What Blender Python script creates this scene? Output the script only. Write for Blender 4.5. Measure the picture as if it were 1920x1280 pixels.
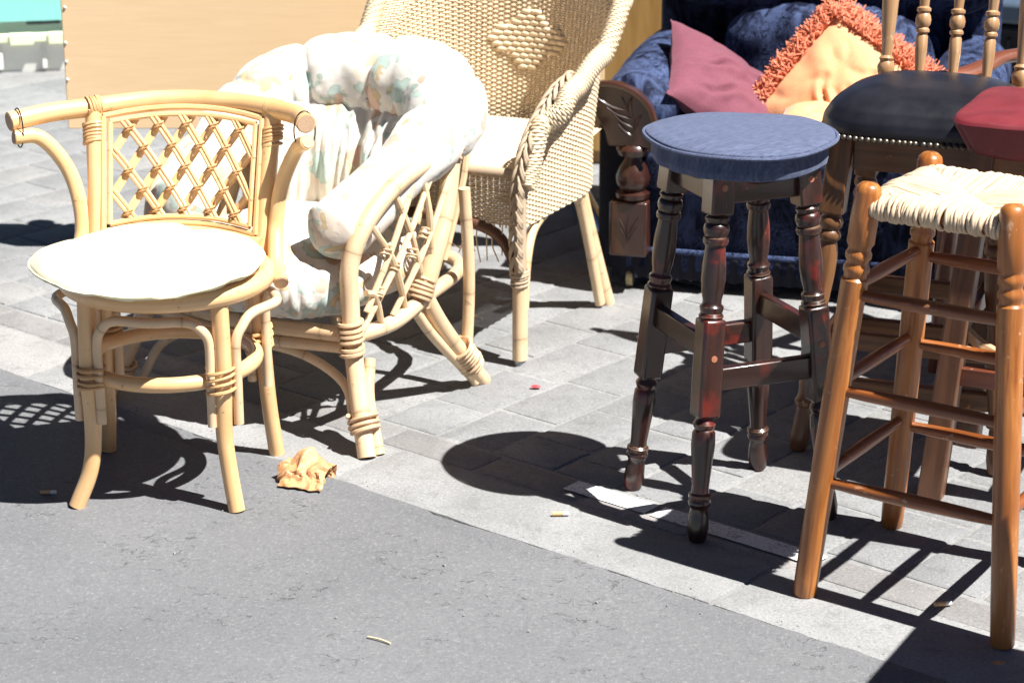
import bpy, math, random
from mathutils import Vector, Matrix, noise
R = math.radians
random.seed(7)
for o in list(bpy.data.objects): bpy.data.objects.remove(o)
S = bpy.context.scene
COL = S.collection

# ------------------------------------------------------------------ camera, sky, sun, exposure
cam_d = bpy.data.cameras.new('camera'); cam = bpy.data.objects.new('camera', cam_d); COL.objects.link(cam)
cam.location = (0, 0, 1.6); cam.rotation_euler = (R(90 - 18.4), 0, 0)
cam_d.sensor_width = 36; cam_d.lens = 4200 / 1920 * 36; cam_d.clip_end = 500
cam_d.dof.use_dof = True; cam_d.dof.focus_distance = 4.05; cam_d.dof.aperture_fstop = 6.3
S.camera = cam
SUN = Vector((.35, -.20, .67)).normalized()
w = bpy.data.worlds.new('World'); S.world = w; w.use_nodes = True
sky = w.node_tree.nodes.new('ShaderNodeTexSky'); sky.sky_type = 'NISHITA'; sky.sun_disc = False
sky.sun_elevation = math.asin(SUN.z); sky.sun_rotation = math.atan2(SUN.x, SUN.y)
sky.altitude = 3000; sky.air_density = .34; sky.dust_density = 0
bg = w.node_tree.nodes['Background']; bg.inputs[1].default_value = .05
w.node_tree.links.new(sky.outputs[0], bg.inputs[0])
sd = bpy.data.lights.new('sun', 'SUN'); sd.energy = 5.0; sd.angle = R(.5); sd.color = (1, .98, .945)
so = bpy.data.objects.new('sun', sd); COL.objects.link(so); so.rotation_euler = (-SUN).to_track_quat('-Z', 'Y').to_euler(); so.location = (3, -2, 6)
S.view_settings.view_transform = 'Standard'; S.view_settings.look = 'None'
S.view_settings.exposure = 1.25; S.view_settings.gamma = 1

# ------------------------------------------------------------------ material helpers
class NT:
    def __init__(s, name):
        s.m = bpy.data.materials.new(name); s.m.use_nodes = True; s.t = s.m.node_tree
        s.b = s.t.nodes['Principled BSDF']
    def n(s, typ, **k):
        nd = s.t.nodes.new('ShaderNode' + typ)
        for a, v in k.items():
            if a.startswith('i_'):
                key = a[2:]; key = int(key) if key.isdigit() else key.replace('_', ' ')
                s.put(nd.inputs[key], v)
            else: setattr(nd, a, v)
        return nd
    def put(s, inp, v):
        if isinstance(v, bpy.types.NodeSocket): s.t.links.new(v, inp)
        elif isinstance(v, tuple) and len(v) == 3 and inp.type == 'RGBA': inp.default_value = (*v, 1)
        else: inp.default_value = v
    def mix(s, f, a, b, mode='MIX'):
        nd = s.n('Mix', data_type='RGBA', blend_type=mode)
        s.put(nd.inputs[0], f); s.put(nd.inputs[6], a); s.put(nd.inputs[7], b); return nd.outputs[2]
    def ramp(s, f, stops, interp='LINEAR'):
        nd = s.n('ValToRGB'); s.put(nd.inputs[0], f); cr = nd.color_ramp; cr.interpolation = interp
        while len(cr.elements) > 1: cr.elements.remove(cr.elements[-1])
        cr.elements[0].position = stops[0][0]; cr.elements[0].color = (*c3(stops[0][1]), 1)
        for p, c in stops[1:]:
            e = cr.elements.new(p); e.color = (*c3(c), 1)
        return nd.outputs[0]
    def noise(s, vec, scale, detail=4, rough=.55, dist=0, out=0):
        nd = s.n('TexNoise'); s.put(nd.inputs['Vector'], vec); nd.inputs['Scale'].default_value = scale
        nd.inputs['Detail'].default_value = detail; nd.inputs['Roughness'].default_value = rough; nd.inputs['Distortion'].default_value = dist
        return nd.outputs[out]
    def math(s, op, a, b=0.0, c=0.0):
        nd = s.n('Math', operation=op); s.put(nd.inputs[0], a); s.put(nd.inputs[1], b); s.put(nd.inputs[2], c); return nd.outputs[0]
    def coord(s, out='Object'): return s.n('TexCoord').outputs[out]
    def mapping(s, vec, scale=(1, 1, 1), rot=(0, 0, 0), loc=(0, 0, 0)):
        nd = s.n('Mapping'); s.put(nd.inputs[0], vec); nd.inputs['Scale'].default_value = scale
        nd.inputs['Rotation'].default_value = rot; nd.inputs['Location'].default_value = loc; return nd.outputs[0]
    def rnd(s): return s.n('ObjectInfo').outputs['Random']
    def uv(s, scale):
        off = s.n('CombineXYZ'); s.put(off.inputs[0], s.math('MULTIPLY', s.rnd(), 7.3)); s.put(off.inputs[1], s.math('MULTIPLY', s.rnd(), 11.7))
        ad = s.n('VectorMath', operation='ADD'); s.put(ad.inputs[0], s.coord('UV')); s.put(ad.inputs[1], off.outputs[0])
        return s.mapping(ad.outputs[0], scale)
    def bump(s, h, strength=.3, dist=.002):
        nd = s.n('Bump'); s.put(nd.inputs['Height'], h); nd.inputs['Strength'].default_value = strength; nd.inputs['Distance'].default_value = dist
        s.put(s.b.inputs['Normal'], nd.outputs[0])
    def set(s, col=None, rough=None, coat=None, coatr=.15, sheen=None, spec=None, metal=None, sheen_rough=.4, sheen_tint=None):
        if col is not None: s.put(s.b.inputs['Base Color'], col)
        if rough is not None: s.put(s.b.inputs['Roughness'], rough)
        if coat is not None: s.b.inputs['Coat Weight'].default_value = coat; s.b.inputs['Coat Roughness'].default_value = coatr
        if sheen is not None:
            s.b.inputs['Sheen Weight'].default_value = sheen; s.b.inputs['Sheen Roughness'].default_value = sheen_rough
            if sheen_tint: s.b.inputs['Sheen Tint'].default_value = (*sheen_tint, 1)
        if spec is not None: s.b.inputs['Specular IOR Level'].default_value = spec
        if metal is not None: s.b.inputs['Metallic'].default_value = metal
        return s.m
def c3(c): return (c, c, c) if isinstance(c, (int, float)) else c

def wood(name, dark, light, rough=.4, coat=.3, grain=(70, 5, 1), wear=None, wear_t=.62, patch=None, bump=.25, edge=0):
    t = NT(name); uv = t.uv(grain)
    g = t.noise(uv, 1.0, 5, .6, .6)
    col = t.mix(t.ramp(g, [(.38, 0.), (.60, 1.)]), dark, light)
    big = t.noise(t.uv((6, 3, 1)), 1.0, 3)
    col = t.mix(t.ramp(big, [(.35, .0), (.66, .7)]), col, dark)
    if patch:
        pn = t.noise(t.coord(), 14, 4, .6)
        col = t.mix(t.ramp(pn, [(.56, 0.), (.66, .8)]), col, patch)
    rr = t.math('ADD', t.math('MULTIPLY', g, .25), rough - .1)
    if wear:
        wn = t.noise(t.coord(), 38, 6, .72)
        wm = t.ramp(wn, [(wear_t, 0.), (wear_t + .06, 1.)])
        sc2 = t.noise(t.uv((26, 9, 1)), 1.0, 5, .7)
        m = t.math('MAXIMUM', t.math('MULTIPLY', wm, .75), t.math('MULTIPLY', t.ramp(sc2, [(wear_t + .0, 0.), (wear_t + .05, 1.)]), .6))
        if edge:
            bv = t.n('Bevel', samples=4); bv.inputs['Radius'].default_value = .005
            dt = t.n('VectorMath', operation='DOT_PRODUCT'); t.put(dt.inputs[0], bv.outputs[0]); t.put(dt.inputs[1], t.n('NewGeometry').outputs['Normal'])
            em = t.math('MULTIPLY', t.ramp(t.math('SUBTRACT', 1.0, dt.outputs['Value']), [(.03, 0.), (.12, 1.)]), t.ramp(t.noise(t.coord(), 30, 5, .7), [(.42, 0.), (.56, 1.)]))
            m = t.math('MAXIMUM', m, t.math('MULTIPLY', em, edge))
        col = t.mix(m, col, wear); rr = t.math('ADD', rr, t.math('MULTIPLY', m, .25))
    t.bump(g, bump, .0015)
    return t.set(col, rr, coat)

def rattan(name, base, dark, rough=.38, coat=.25, nodes=0):
    t = NT(name)
    g = t.noise(t.uv((90, 3, 1)), 1.0, 4, .6)
    col = t.mix(t.ramp(g, [(.35, 0.), (.72, .55)]), base, dark)
    b = t.noise(t.uv((8, 4, 1)), 1.0, 4)
    col = t.mix(t.ramp(b, [(.45, 0.), (.75, .5)]), col, dark)
    sp = t.noise(t.coord(), 60, 5, .7)
    col = t.mix(t.ramp(sp, [(.62, 0.), (.69, .6)]), col, tuple(x * .35 for x in dark))
    if nodes:
        sv = t.n('SeparateXYZ'); t.put(sv.inputs[0], t.coord('UV')); wob = t.math('MULTIPLY', t.noise(t.coord(), 40, 2), .01)
        fr_ = t.math('FRACT', t.math('ADD', t.math('MULTIPLY', t.math('ADD', sv.outputs[1], wob), 1 / nodes), t.math('MULTIPLY', t.rnd(), 5.0)))
        nd_ = t.ramp(fr_, [(.0, .75), (.018, .55), (.03, .15), (.10, 0.), (.90, 0.), (1.0, .25)])
        col = t.mix(nd_, col, tuple(x * .5 for x in dark))
    st_ = t.noise(t.coord(), 13, 4, .6); col = t.mix(t.ramp(st_, [(.5, 0.), (.72, .4)]), col, dark)
    t.bump(g, .2, .001)
    return t.set(col, t.math('ADD', t.math('MULTIPLY', g, .3), rough - .12), coat)

def fabric(name, col1, col2, scale=350, rough=.9, sheen=.3, tint=None, stretch=(1, 1, 1), bump=.3, big=8):
    t = NT(name); co = t.coord()
    f = t.noise(t.mapping(co, stretch), scale, 2, .6)
    col = t.mix(t.ramp(f, [(.3, 0.), (.7, 1.)]), col1, col2)
    b = t.noise(co, big, 3)
    col = t.mix(t.ramp(b, [(.35, 0.), (.7, .35)]), col, col1)
    t.bump(f, bump, .001)
    return t.set(col, rough, sheen=sheen, sheen_tint=tint)

MT = {}
MT['rattan'] = rattan('honey_rattan', (.80, .525, .265), (.58, .30, .10), .32, .4)
MT['rattan_pale'] = rattan('pale_rattan', (.75, .56, .35), (.55, .35, .18), .42, .2, nodes=.16)
MT['binding'] = rattan('cane_binding', (.66, .41, .19), (.42, .23, .09), .5, .1)
MT['binding_pale'] = rattan('pale_cane_binding', (.62, .43, .26), (.42, .27, .15), .55, .05)
MT['wicker'] = rattan('wicker', (.72, .595, .42), (.54, .41, .25), .6, .0)
MT['wicker_grey'] = rattan('weathered_wicker', (.50, .39, .27), (.32, .23, .15), .7, .0)
MT['rush'] = rattan('rush', (.66, .52, .36), (.44, .31, .19), .75, .0)
MT['cane_end'] = fabric('cane_end_grain', (.45, .28, .16), (.6, .42, .28), 500, .8, 0)
MT['mahogany'] = wood('worn_mahogany', (.018, .007, .005), (.045, .014, .009), .30, .45, (70, 6, 1), (.26, .15, .085), .66, (.13, .012, .007), edge=.9)
MT['orange_wood'] = wood('orange_pine', (.235, .070, .011), (.49, .185, .042), .36, .35, (75, 5, 1), (.66, .44, .27), .63)
MT['rung_wood'] = wood('red_brown_rung', (.17, .046, .009), (.37, .118, .026), .36, .35, (75, 5, 1), (.62, .40, .24), .62)
MT['oak'] = wood('brown_oak', (.095, .038, .012), (.23, .100, .033), .42, .3, (60, 4, 1), (.48, .33, .19), .69)
MT['spindle'] = wood('worn_spindle_oak', (.30, .155, .062), (.52, .33, .17), .4, .35, (60, 4, 1), (.75, .62, .45), .62)
MT['brown_wood'] = wood('dark_brown_wood', (.085, .034, .016), (.17, .075, .035), .5, .15, (60, 4, 1), (.36, .22, .13), .66, edge=.6)
MT['red_wood'] = wood('red_brown_wood', (.10, .026, .012), (.20, .060, .026), .36, .4, (60, 4, 1), (.60, .42, .28), .66)
MT['carved'] = wood('carved_mahogany', (.028, .009, .006), (.060, .020, .011), .30, .4, (40, 5, 1), (.40, .2, .08), .78)
MT['carved_dark'] = wood('carving_groove', (.022, .008, .005), (.04, .014, .008), .4, .3)
MT['oak_flat'] = None
MT['plug'] = NT('wood_plug').set((.35, .13, .07), .5)
MT['rubber'] = NT('black_rubber').set((.02, .02, .02), .7)
MT['grey_cap'] = NT('grey_plastic_cap').set((.35, .36, .37), .5)
MT['nail'] = NT('pewter_nail').set((.17, .145, .115), .42, metal=.85)
MT['black_metal'] = NT('black_gloss_metal').set((.012, .012, .014), .25, coat=.5)
MT['castor'] = NT('brass_castor').set((.40, .33, .2), .4, metal=.6)

# veneer panel
t = NT('pale_veneer'); co = t.coord()
g = t.noise(t.mapping(co, (1.2, 1, 26)), 3.2, 6, .62, 1.4)
g2 = t.noise(t.mapping(co, (3, 1, 160)), 3.0, 3, .6)
col = t.mix(t.ramp(g, [(.35, 0.), (.65, 1.)]), (.79, .56, .32), (.83, .605, .36))
col = t.mix(t.ramp(g2, [(.5, 0.), (.75, .22)]), col, (.66, .42, .19))
t.bump(g2, .08, .0005); MT['veneer'] = t.set(col, .42, coat=.1)
MT['oak_flat'] = wood('golden_oak', (.30, .16, .045), (.42, .25, .08), .45, .2, (40, 3, 1))

# denim blue seat cover
t = NT('blue_chenille'); co = t.coord()
f = t.noise(t.mapping(co, (60, 400, 60)), 1.0, 3, .65)
f2 = t.noise(t.mapping(co, (9, 60, 9)), 1.0, 3, .6)
col = t.mix(t.ramp(f, [(.3, 0.), (.72, 1.)]), (.036, .046, .092), (.125, .148, .235))
col = t.mix(t.ramp(f2, [(.35, 0.), (.7, .5)]), col, (.056, .072, .122))
t.bump(f, .35, .0012); MT['denim'] = t.set(col, .95, sheen=.12, sheen_tint=(.7, .75, 1))

# navy crushed velvet
def velvet(name, amt, base=(.0022, .0035, .013), hi=(.048, .068, .150), sc=1.0):
    t = NT(name); co = t.coord()
    n1 = t.noise(t.mapping(co, (22 * sc, 22 * sc, 7 * sc)), 1.0, 6, .72, 1.2)
    n2 = t.noise(co, 9 * sc, 3, .6); n4 = t.noise(co, 26 * sc, 2, .5, 2.2)
    band = t.math('ABSOLUTE', t.math('SUBTRACT', t.math('FRACT', t.math('MULTIPLY', n4, 7.0)), .5))
    scroll = t.math('MULTIPLY', t.ramp(band, [(.20, 0.), (.30, 1.)]), t.ramp(n2, [(.46, 0.), (.56, 1.)]))
    pile = t.ramp(n1, [(.46, 0.), (.62, 1.)])
    m = t.math('MULTIPLY', t.math('MAXIMUM', t.math('MULTIPLY', scroll, .8), t.math('MULTIPLY', pile, .75)), amt)
    col = t.mix(m, base, hi)
    t.bump(n1, .25, .003)
    return t.set(col, .8, sheen=.03, sheen_rough=.35, sheen_tint=(.35, .45, .9), spec=.15)
MT['velvet'] = velvet('navy_velvet', .8)
MT['velvet_lit'] = velvet('navy_velvet_lit', 1.0, base=(.003, .005, .018), hi=(.075, .105, .215))  # same velvet in a lighter tone: sunlit look painted into its colours
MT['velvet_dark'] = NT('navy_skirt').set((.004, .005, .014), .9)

# leathers
def leather(name, a, b, scuff, rough):
    t = NT(name); co = t.coord()
    n1 = t.noise(co, 9, 5, .6); n2 = t.noise(co, 420, 2)
    col = t.mix(t.ramp(n1, [(.35, 0.), (.7, 1.)]), a, b)
    sc = t.noise(t.mapping(co, (1, 1, 1)), 55, 6, .75)
    col = t.mix(t.ramp(sc, [(.66, 0.), (.74, .6)]), col, scuff)
    t.bump(n2, .12, .0008)
    return t.set(col, t.math('ADD', t.math('MULTIPLY', n1, .3), rough - .12), spec=.6)
MT['black_leather'] = leather('black_leather', (.007, .007, .010), (.018, .018, .024), (.075, .072, .07), .30)
MT['red_leather'] = leather('red_leather', (.125, .011, .017), (.19, .021, .028), (.42, .16, .15), .45)

MT['maroon'] = fabric('plum_cotton', (.130, .032, .050), (.19, .050, .078), 300, .85, .25, bump=.2)
MT['apricot'] = fabric('apricot_cotton', (.72, .33, .15), (.80, .41, .21), 260, .85, .2, bump=.2, big=14)
MT['fringe'] = fabric('coral_wool', (.70, .21, .10), (.82, .32, .19), 220, .9, .3)
MT['cream'] = fabric('cream_cotton', (.66, .60, .38), (.74, .68, .47), 320, .9, .2, bump=.15)

# floral chintz
t = NT('floral_chintz'); co = t.coord()
wob = t.noise(co, 9, 3, .6, 0, 1)
p = t.n('VectorMath', operation='ADD'); t.put(p.inputs[0], co); sc_ = t.n('VectorMath', operation='SCALE'); t.put(sc_.inputs[0], wob); sc_.inputs['Scale'].default_value = .16; t.put(p.inputs[1], sc_.outputs[0])
bl = t.noise(t.mapping(co, loc=(7, 2, 4)), 7, 4, .6, .6)
col = t.mix(t.ramp(bl, [(.52, 0.), (.68, .6)]), (.66, .625, .56), (.60, .47, .33))
def motif(scl, rot, keep, c_in, c_out, loc):
    global col
    v = t.n('TexVoronoi', feature='F1'); t.put(v.inputs['Vector'], t.mapping(p.outputs[0], scl, rot, loc)); v.inputs['Scale'].default_value = 1.0
    sp_ = t.n('SeparateColor'); t.put(sp_.inputs[0], v.outputs['Color'])
    k_ = t.ramp(sp_.outputs[0], [(keep, 0.), (keep + .02, 1.)])
    col = t.mix(t.math('MULTIPLY', t.ramp(v.outputs['Distance'], [(.36, .85), (.42, 0.)]), k_), col, c_out)
    col = t.mix(t.math('MULTIPLY', t.ramp(v.outputs['Distance'], [(.22, .9), (.34, 0.)]), k_), col, c_in)
motif((11, 34, 17), (.6, .3, .9), .50, (.42, .53, .47), (.34, .42, .35), (0, 0, 0))
motif((30, 11, 20), (1.2, .7, .2), .55, (.46, .55, .50), (.37, .46, .41), (3, 5, 1))
motif((15, 17, 16), (.2, .5, .4), .70, (.66, .43, .33), (.52, .36, .24), (8, 2, 7))
motif((26, 40, 30), (0, 0, 0), .75, (.60, .45, .25), (.45, .36, .2), (1, 8, 3))
cl = t.noise(co, 34, 4, .6, 1.2); t.bump(cl, .16, .006)
MT['floral'] = t.set(col, .85, sheen=.2)

# stone, asphalt, paint
def stone(name, a, b, speck, dark, bump=.5, tint=(.36, .33, .31)):
    t = NT(name); co = t.n('NewGeometry').outputs['Position']
    at = t.n('Attribute', attribute_name='rnd').outputs['Fac']
    r = t.math('FRACT', t.math('ADD', t.rnd(), at))
    base = t.mix(r, a, b)
    base = t.mix(t.ramp(t.math('FRACT', t.math('MULTIPLY', r, 7.1)), [(.72, 0.), (.95, .55)]), base, tint)
    l = t.noise(co, 3.2, 5, .65, .5); base = t.mix(t.ramp(l, [(.40, 0.), (.66, .5)]), base, dark)
    f = t.noise(co, 170, 4, .7); base = t.mix(t.ramp(f, [(.35, .55), (.5, 0.)]), base, dark)
    base = t.mix(t.ramp(f, [(.58, 0.), (.70, .55)]), base, speck)
    st = t.noise(co, 22, 6, .7, .4); base = t.mix(t.ramp(st, [(.53, 0.), (.68, .5)]), base, dark); sp2 = t.noise(co, 75, 3, .6); base = t.mix(t.ramp(sp2, [(.64, 0.), (.70, .6)]), base, dark)
    pit = t.noise(co, 60, 5, .7)
    h = t.math('ADD', t.math('MULTIPLY', f, .5), t.math('MULTIPLY', pit, 1.0))
    t.bump(h, bump, .004)
    return t.set(base, .82, spec=.3)
MT['paver'] = stone('grey_stone_paver', (.224, .226, .228), (.258, .259, .259), (.41, .41, .405), (.125, .126, .127), .6, (.30, .285, .27))
MT['kerb'] = stone('granite_kerb', (.282, .282, .280), (.305, .304, .301), (.46, .435, .43), (.15, .15, .148), .5)
MT['mortar'] = stone('pale_mortar', (.285, .283, .278), (.285, .283, .278), (.40, .397, .39), (.15, .149, .147), .7)
MT['pink_paver'] = stone('pinkish_paver', (.218, .210, .206), (.240, .232, .226), (.40, .385, .37), (.125, .12, .118))
t = NT('worn_asphalt'); co = t.n('NewGeometry').outputs['Position']
n1 = t.noise(co, 2.2, 4, .55); n2 = t.noise(t.mapping(co, (1, 1.3, 1), rot=(0, 0, R(20))), 24, 6, .72, .6); n3 = t.noise(co, 150, 4, .75)
clus = t.noise(co, 4.5, 3, .5)
col = t.mix(t.ramp(n1, [(.3, 0.), (.7, 1.)]), (.134, .136, .142), (.164, .165, .171))
mid = t.noise(co, 18, 5, .65); col = t.mix(t.ramp(mid, [(.55, 0.), (.75, .35)]), col, (.115, .117, .123))
pitm = t.math('MULTIPLY', t.ramp(n2, [(.625, 0.), (.67, 1.)]), t.ramp(clus, [(.50, 0.), (.58, 1.)]))
n2b = t.noise(t.mapping(co, (1, 1.4, 1), rot=(0, 0, R(-15)), loc=(5, 3, 0)), 30, 6, .75, .6)
scr = t.math('MULTIPLY', t.ramp(n2b, [(.60, 0.), (.65, 1.)]), t.ramp(clus, [(.46, 0.), (.56, 1.)]))
col = t.mix(t.math('MULTIPLY', scr, .35), col, (.33, .33, .325))
col = t.mix(t.math('MULTIPLY', pitm, .25), col, (.085, .086, .09))
col = t.mix(t.ramp(n3, [(.55, 0.), (.68, .55)]), col, (.28, .28, .28))
col = t.mix(t.ramp(n3, [(.34, .6), (.45, 0.)]), col, (.095, .097, .102))
h = t.math('ADD', t.math('MULTIPLY', n3, .35), t.math('SUBTRACT', t.math('MULTIPLY', scr, .4), t.math('MULTIPLY', pitm, .5)))
t.bump(h, .9, .005); MT['asphalt'] = t.set(col, .7, spec=.25)
t = NT('worn_white_paint'); co = t.n('NewGeometry').outputs['Position']
f = t.noise(co, 190, 4, .75); l = t.noise(co, 14, 4, .6)
col = t.mix(t.ramp(t.math('ADD', f, t.math('MULTIPLY', l, .35)), [(.70, 0.), (.84, 1.)]), (.72, .72, .705), (.22, .218, .21))
t.bump(f, .5, .003); MT['paint'] = t.set(col, .7)

MT['teal_plastic'] = fabric('teal_plastic', (.24, .60, .56), (.27, .64, .60), 40, .4, 0, bump=.05)
MT['lime_plastic'] = fabric('pale_lime_plastic', (.74, .80, .52), (.80, .84, .60), 40, .4, 0, bump=.05)
MT['white_plastic'] = fabric('ivory_plastic', (.80, .80, .72), (.84, .84, .78), 40, .4, 0, bump=.05)
MT['dark_plastic'] = fabric('dark_ribbed_case', (.014, .016, .020), (.022, .024, .03), 60, .5, 0)
MT['grey_blue'] = fabric('grey_blue_lid', (.05, .075, .11), (.07, .10, .14), 60, .45, 0)
t = NT('crumpled_brown_paper'); co = t.coord(); n1 = t.noise(co, 60, 4, .6)
col = t.mix(t.ramp(n1, [(.35, 0.), (.7, 1.)]), (.46, .22, .09), (.66, .38, .18)); t.bump(n1, .5, .004); MT['paper'] = t.set(col, .6)
MT['filter'] = fabric('cork_filter', (.62, .36, .16), (.72, .47, .24), 600, .8, 0)
MT['white_paper'] = NT('white_paper').set((.78, .76, .72), .8)
MT['straw'] = NT('dry_straw').set((.66, .53, .33), .8)
MT['red_petal'] = NT('red_petal').set((.55, .05, .06), .6)
MT['gum'] = NT('gum').set((.48, .47, .45), .8)

# ------------------------------------------------------------------ mesh helpers
def crom(pts, closed=False, sub=6):
    P = [Vector(p) for p in pts]; n = len(P)
    if n == 2 and not closed: return [P[0].lerp(P[1], i / sub) for i in range(sub + 1)]
    out = []
    for i in range(n if closed else n - 1):
        a = P[(i - 1) % n] if (closed or i > 0) else P[0] * 2 - P[1]
        b = P[i]; c = P[(i + 1) % n]
        d = P[(i + 2) % n] if (closed or i + 2 < n) else P[-1] * 2 - P[-2]
        for k in range(sub):
            u = k / sub
            out.append(.5 * ((2 * b) + (c - a) * u + (2 * a - 5 * b + 4 * c - d) * u * u + (3 * b - a - 3 * c + d) * u ** 3))
    if not closed: out.append(P[-1])
    return out
def lerp_list(L, u):
    x = u * (len(L) - 1); i = min(int(x), len(L) - 2); return L[i] + (L[i + 1] - L[i]) * (x - i)

class MB:
    def __init__(s): s.v = []; s.f = []; s.uv = []
    def quad(s, ids, uvs=None):
        s.f.append(tuple(ids)); s.uv.append(uvs or [(0, 0)] * len(ids))
    def rings(s, rings, closed=False, caps=True, lens=None, circ=None):
        base = len(s.v); n = len(rings[0]); m = len(rings)
        for r in rings: s.v.extend(r)
        L = lens or [i * .02 for i in range(m)]
        for i in range(m if closed else m - 1):
            j = (i + 1) % m
            l0, l1 = L[i], (L[i + 1] if i + 1 < len(L) else L[i] + .02)
            for k in range(n):
                k2 = (k + 1) % n; c = circ or .1
                u0, u1 = c * k / n, c * (k + 1) / n
                s.quad((base + i * n + k, base + i * n + k2, base + j * n + k2, base + j * n + k), [(u0, l0), (u1, l0), (u1, l1), (u0, l1)])
        if caps and not closed:
            s.quad([base + k for k in reversed(range(n))]); s.quad([base + (m - 1) * n + k for k in range(n)])
        return s
    def tube(s, pts, r, n=10, closed=False, sub=5, caps=True, smooth=True, flat=1.0, up=None, jit=0):
        P = crom(pts, closed, sub) if smooth else [Vector(p) for p in pts]
        m = len(P)
        T = []
        for i in range(m):
            a = P[i - 1] if (i > 0 or closed) else P[0]; b = P[(i + 1) % m] if (i < m - 1 or closed) else P[-1]
            d = b - a; T.append(d.normalized() if d.length > 1e-9 else Vector((0, 0, 1)))
        N = Vector(up) if up else (Vector((0, 0, 1)) if abs(T[0].z) < .9 else Vector((1, 0, 0)))
        rings = []; lens = [0]
        for i in range(m):
            N = (N - T[i] * N.dot(T[i])).normalized(); B = T[i].cross(N)
            if up: N = (Vector(up) - T[i] * Vector(up).dot(T[i])).normalized(); B = T[i].cross(N)
            u = i / (m - 1) if m > 1 else 0
            rr = r if isinstance(r, (int, float)) else (r(u) if callable(r) else lerp_list(r, u))
            if jit: rr *= 1 + jit * noise.noise(P[i] * 30)
            rings.append([P[i] + (N * math.cos(2 * math.pi * k / n) * flat + B * math.sin(2 * math.pi * k / n)) * rr for k in range(n)])
            if i: lens.append(lens[-1] + (P[i] - P[i - 1]).length)
        r0 = r if isinstance(r, (int, float)) else .01
        return s.rings(rings, closed, caps, lens, 6.28 * max(r0, .006))
    def lathe(s, prof, n=18, M=None):
        M = M or Matrix(); rings = []; lens = []; l = 0; pz = None
        for z, r in prof:
            if pz is not None: l += math.hypot(z - pz[0], r - pz[1])
            pz = (z, r); lens.append(l)
            rings.append([M @ Vector((r * math.cos(2 * math.pi * k / n), r * math.sin(2 * math.pi * k / n), z)) for k in range(n)])
        return s.rings(rings, False, True, lens, .12)
    def box(s, c, d, M=None, taper=1.0):
        M = M or Matrix(); b = len(s.v); c = Vector(c); x, y, z = (q / 2 for q in d)
        for sz in (-1, 1):
            k = taper if sz > 0 else 1
            for sx, sy in ((-1, -1), (1, -1), (1, 1), (-1, 1)): s.v.append(M @ (c + Vector((sx * x * k, sy * y * k, sz * z))))
        long_ = max(d)
        for f in ((3, 2, 1, 0), (4, 5, 6, 7), (0, 1, 5, 4), (1, 2, 6, 5), (2, 3, 7, 6), (3, 0, 4, 7)):
            P = [s.v[b + i] for i in f]
            e0 = (P[1] - P[0]).length; e1 = (P[2] - P[1]).length
            uv = [(0, 0), (e0, 0), (e0, e1), (0, e1)]
            if e0 > e1: uv = [(q, p) for p, q in uv]
            s.quad([b + i for i in f], uv)
        return s
    def grid(s, fn, nu, nv, cu=False, cv=False):
        b = len(s.v); mu = nu if cu else nu + 1; mv = nv if cv else nv + 1
        for i in range(mu):
            for j in range(mv): s.v.append(Vector(fn(i / nu, j / nv)))
        for i in range(nu):
            for j in range(nv):
                i2 = (i + 1) % mu; j2 = (j + 1) % mv
                s.quad((b + i * mv + j, b + i2 * mv + j, b + i2 * mv + j2, b + i * mv + j2), [(i / nu, j / nv), ((i + 1) / nu, j / nv), ((i + 1) / nu, (j + 1) / nv), (i / nu, (j + 1) / nv)])
        return s
    def extrude(s, poly, y0, y1):      # polygon in x,z
        b = len(s.v); n = len(poly)
        for y in (y0, y1):
            for x, z in poly: s.v.append(Vector((x, y, z)))
        s.quad([b + i for i in range(n)], [(p[0], p[1]) for p in poly]); s.quad([b + n + i for i in reversed(range(n))], [(p[0], p[1]) for p in reversed(poly)])
        for i in range(n):
            j = (i + 1) % n; s.quad((b + i, b + n + i, b + n + j, b + j))
        return s
    def xform(s, M): s.v = [M @ Vector(v) for v in s.v]; return s
    def mesh(s, name, sharp=38):
        me = bpy.data.meshes.new(name); me.from_pydata([tuple(v) for v in s.v], [], s.f)
        ul = me.uv_layers.new(name='UVMap'); flat = [c for f in s.uv for p in f for c in p]; ul.data.foreach_set('uv', flat)
        me.polygons.foreach_set('use_smooth', [True] * len(me.polygons)); me.update()
        if sharp: me.set_sharp_from_angle(angle=R(sharp))
        return me
    def build(s, name, mat, parent=None, sharp=38, bev=0, sub=0, kind=None):
        me = s.mesh(name, sharp); me.materials.append(MT[mat] if isinstance(mat, str) else mat)
        return link(name, me, parent, bev, sub, kind)
def link(name, me, parent=None, bev=0, sub=0, kind=None, loc=None, rot=None, scale=None):
    o = bpy.data.objects.new(name, me); COL.objects.link(o); o.parent = parent
    if loc: o.location = loc
    if rot: o.rotation_euler = rot
    if scale: o.scale = scale
    if bev:
        b = o.modifiers.new('bevel', 'BEVEL'); b.width = bev; b.segments = 2; b.limit_method = 'ANGLE'; b.angle_limit = R(40)
    if sub:
        m = o.modifiers.new('subsurf', 'SUBSURF'); m.levels = sub; m.render_levels = sub
    if kind: o['kind'] = kind
    return o
def tag(o, label, cat, group=None):
    o['label'] = label; o['category'] = cat
    if group: o['group'] = group
    return o
def thing(name, label, cat, loc=(0, 0, 0), yaw=0, group=None):
    o = bpy.data.objects.new(name, None); COL.objects.link(o); o.location = loc; o.rotation_euler = (0, 0, R(yaw)); o.empty_display_size = .1
    return tag(o, label, cat, group)
def axis(p, q):            # matrix with z from p towards q, origin p
    p, q = Vector(p), Vector(q); return Matrix.Translation(p) @ (q - p).to_track_quat('Z', 'Y').to_matrix().to_4x4()
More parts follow.
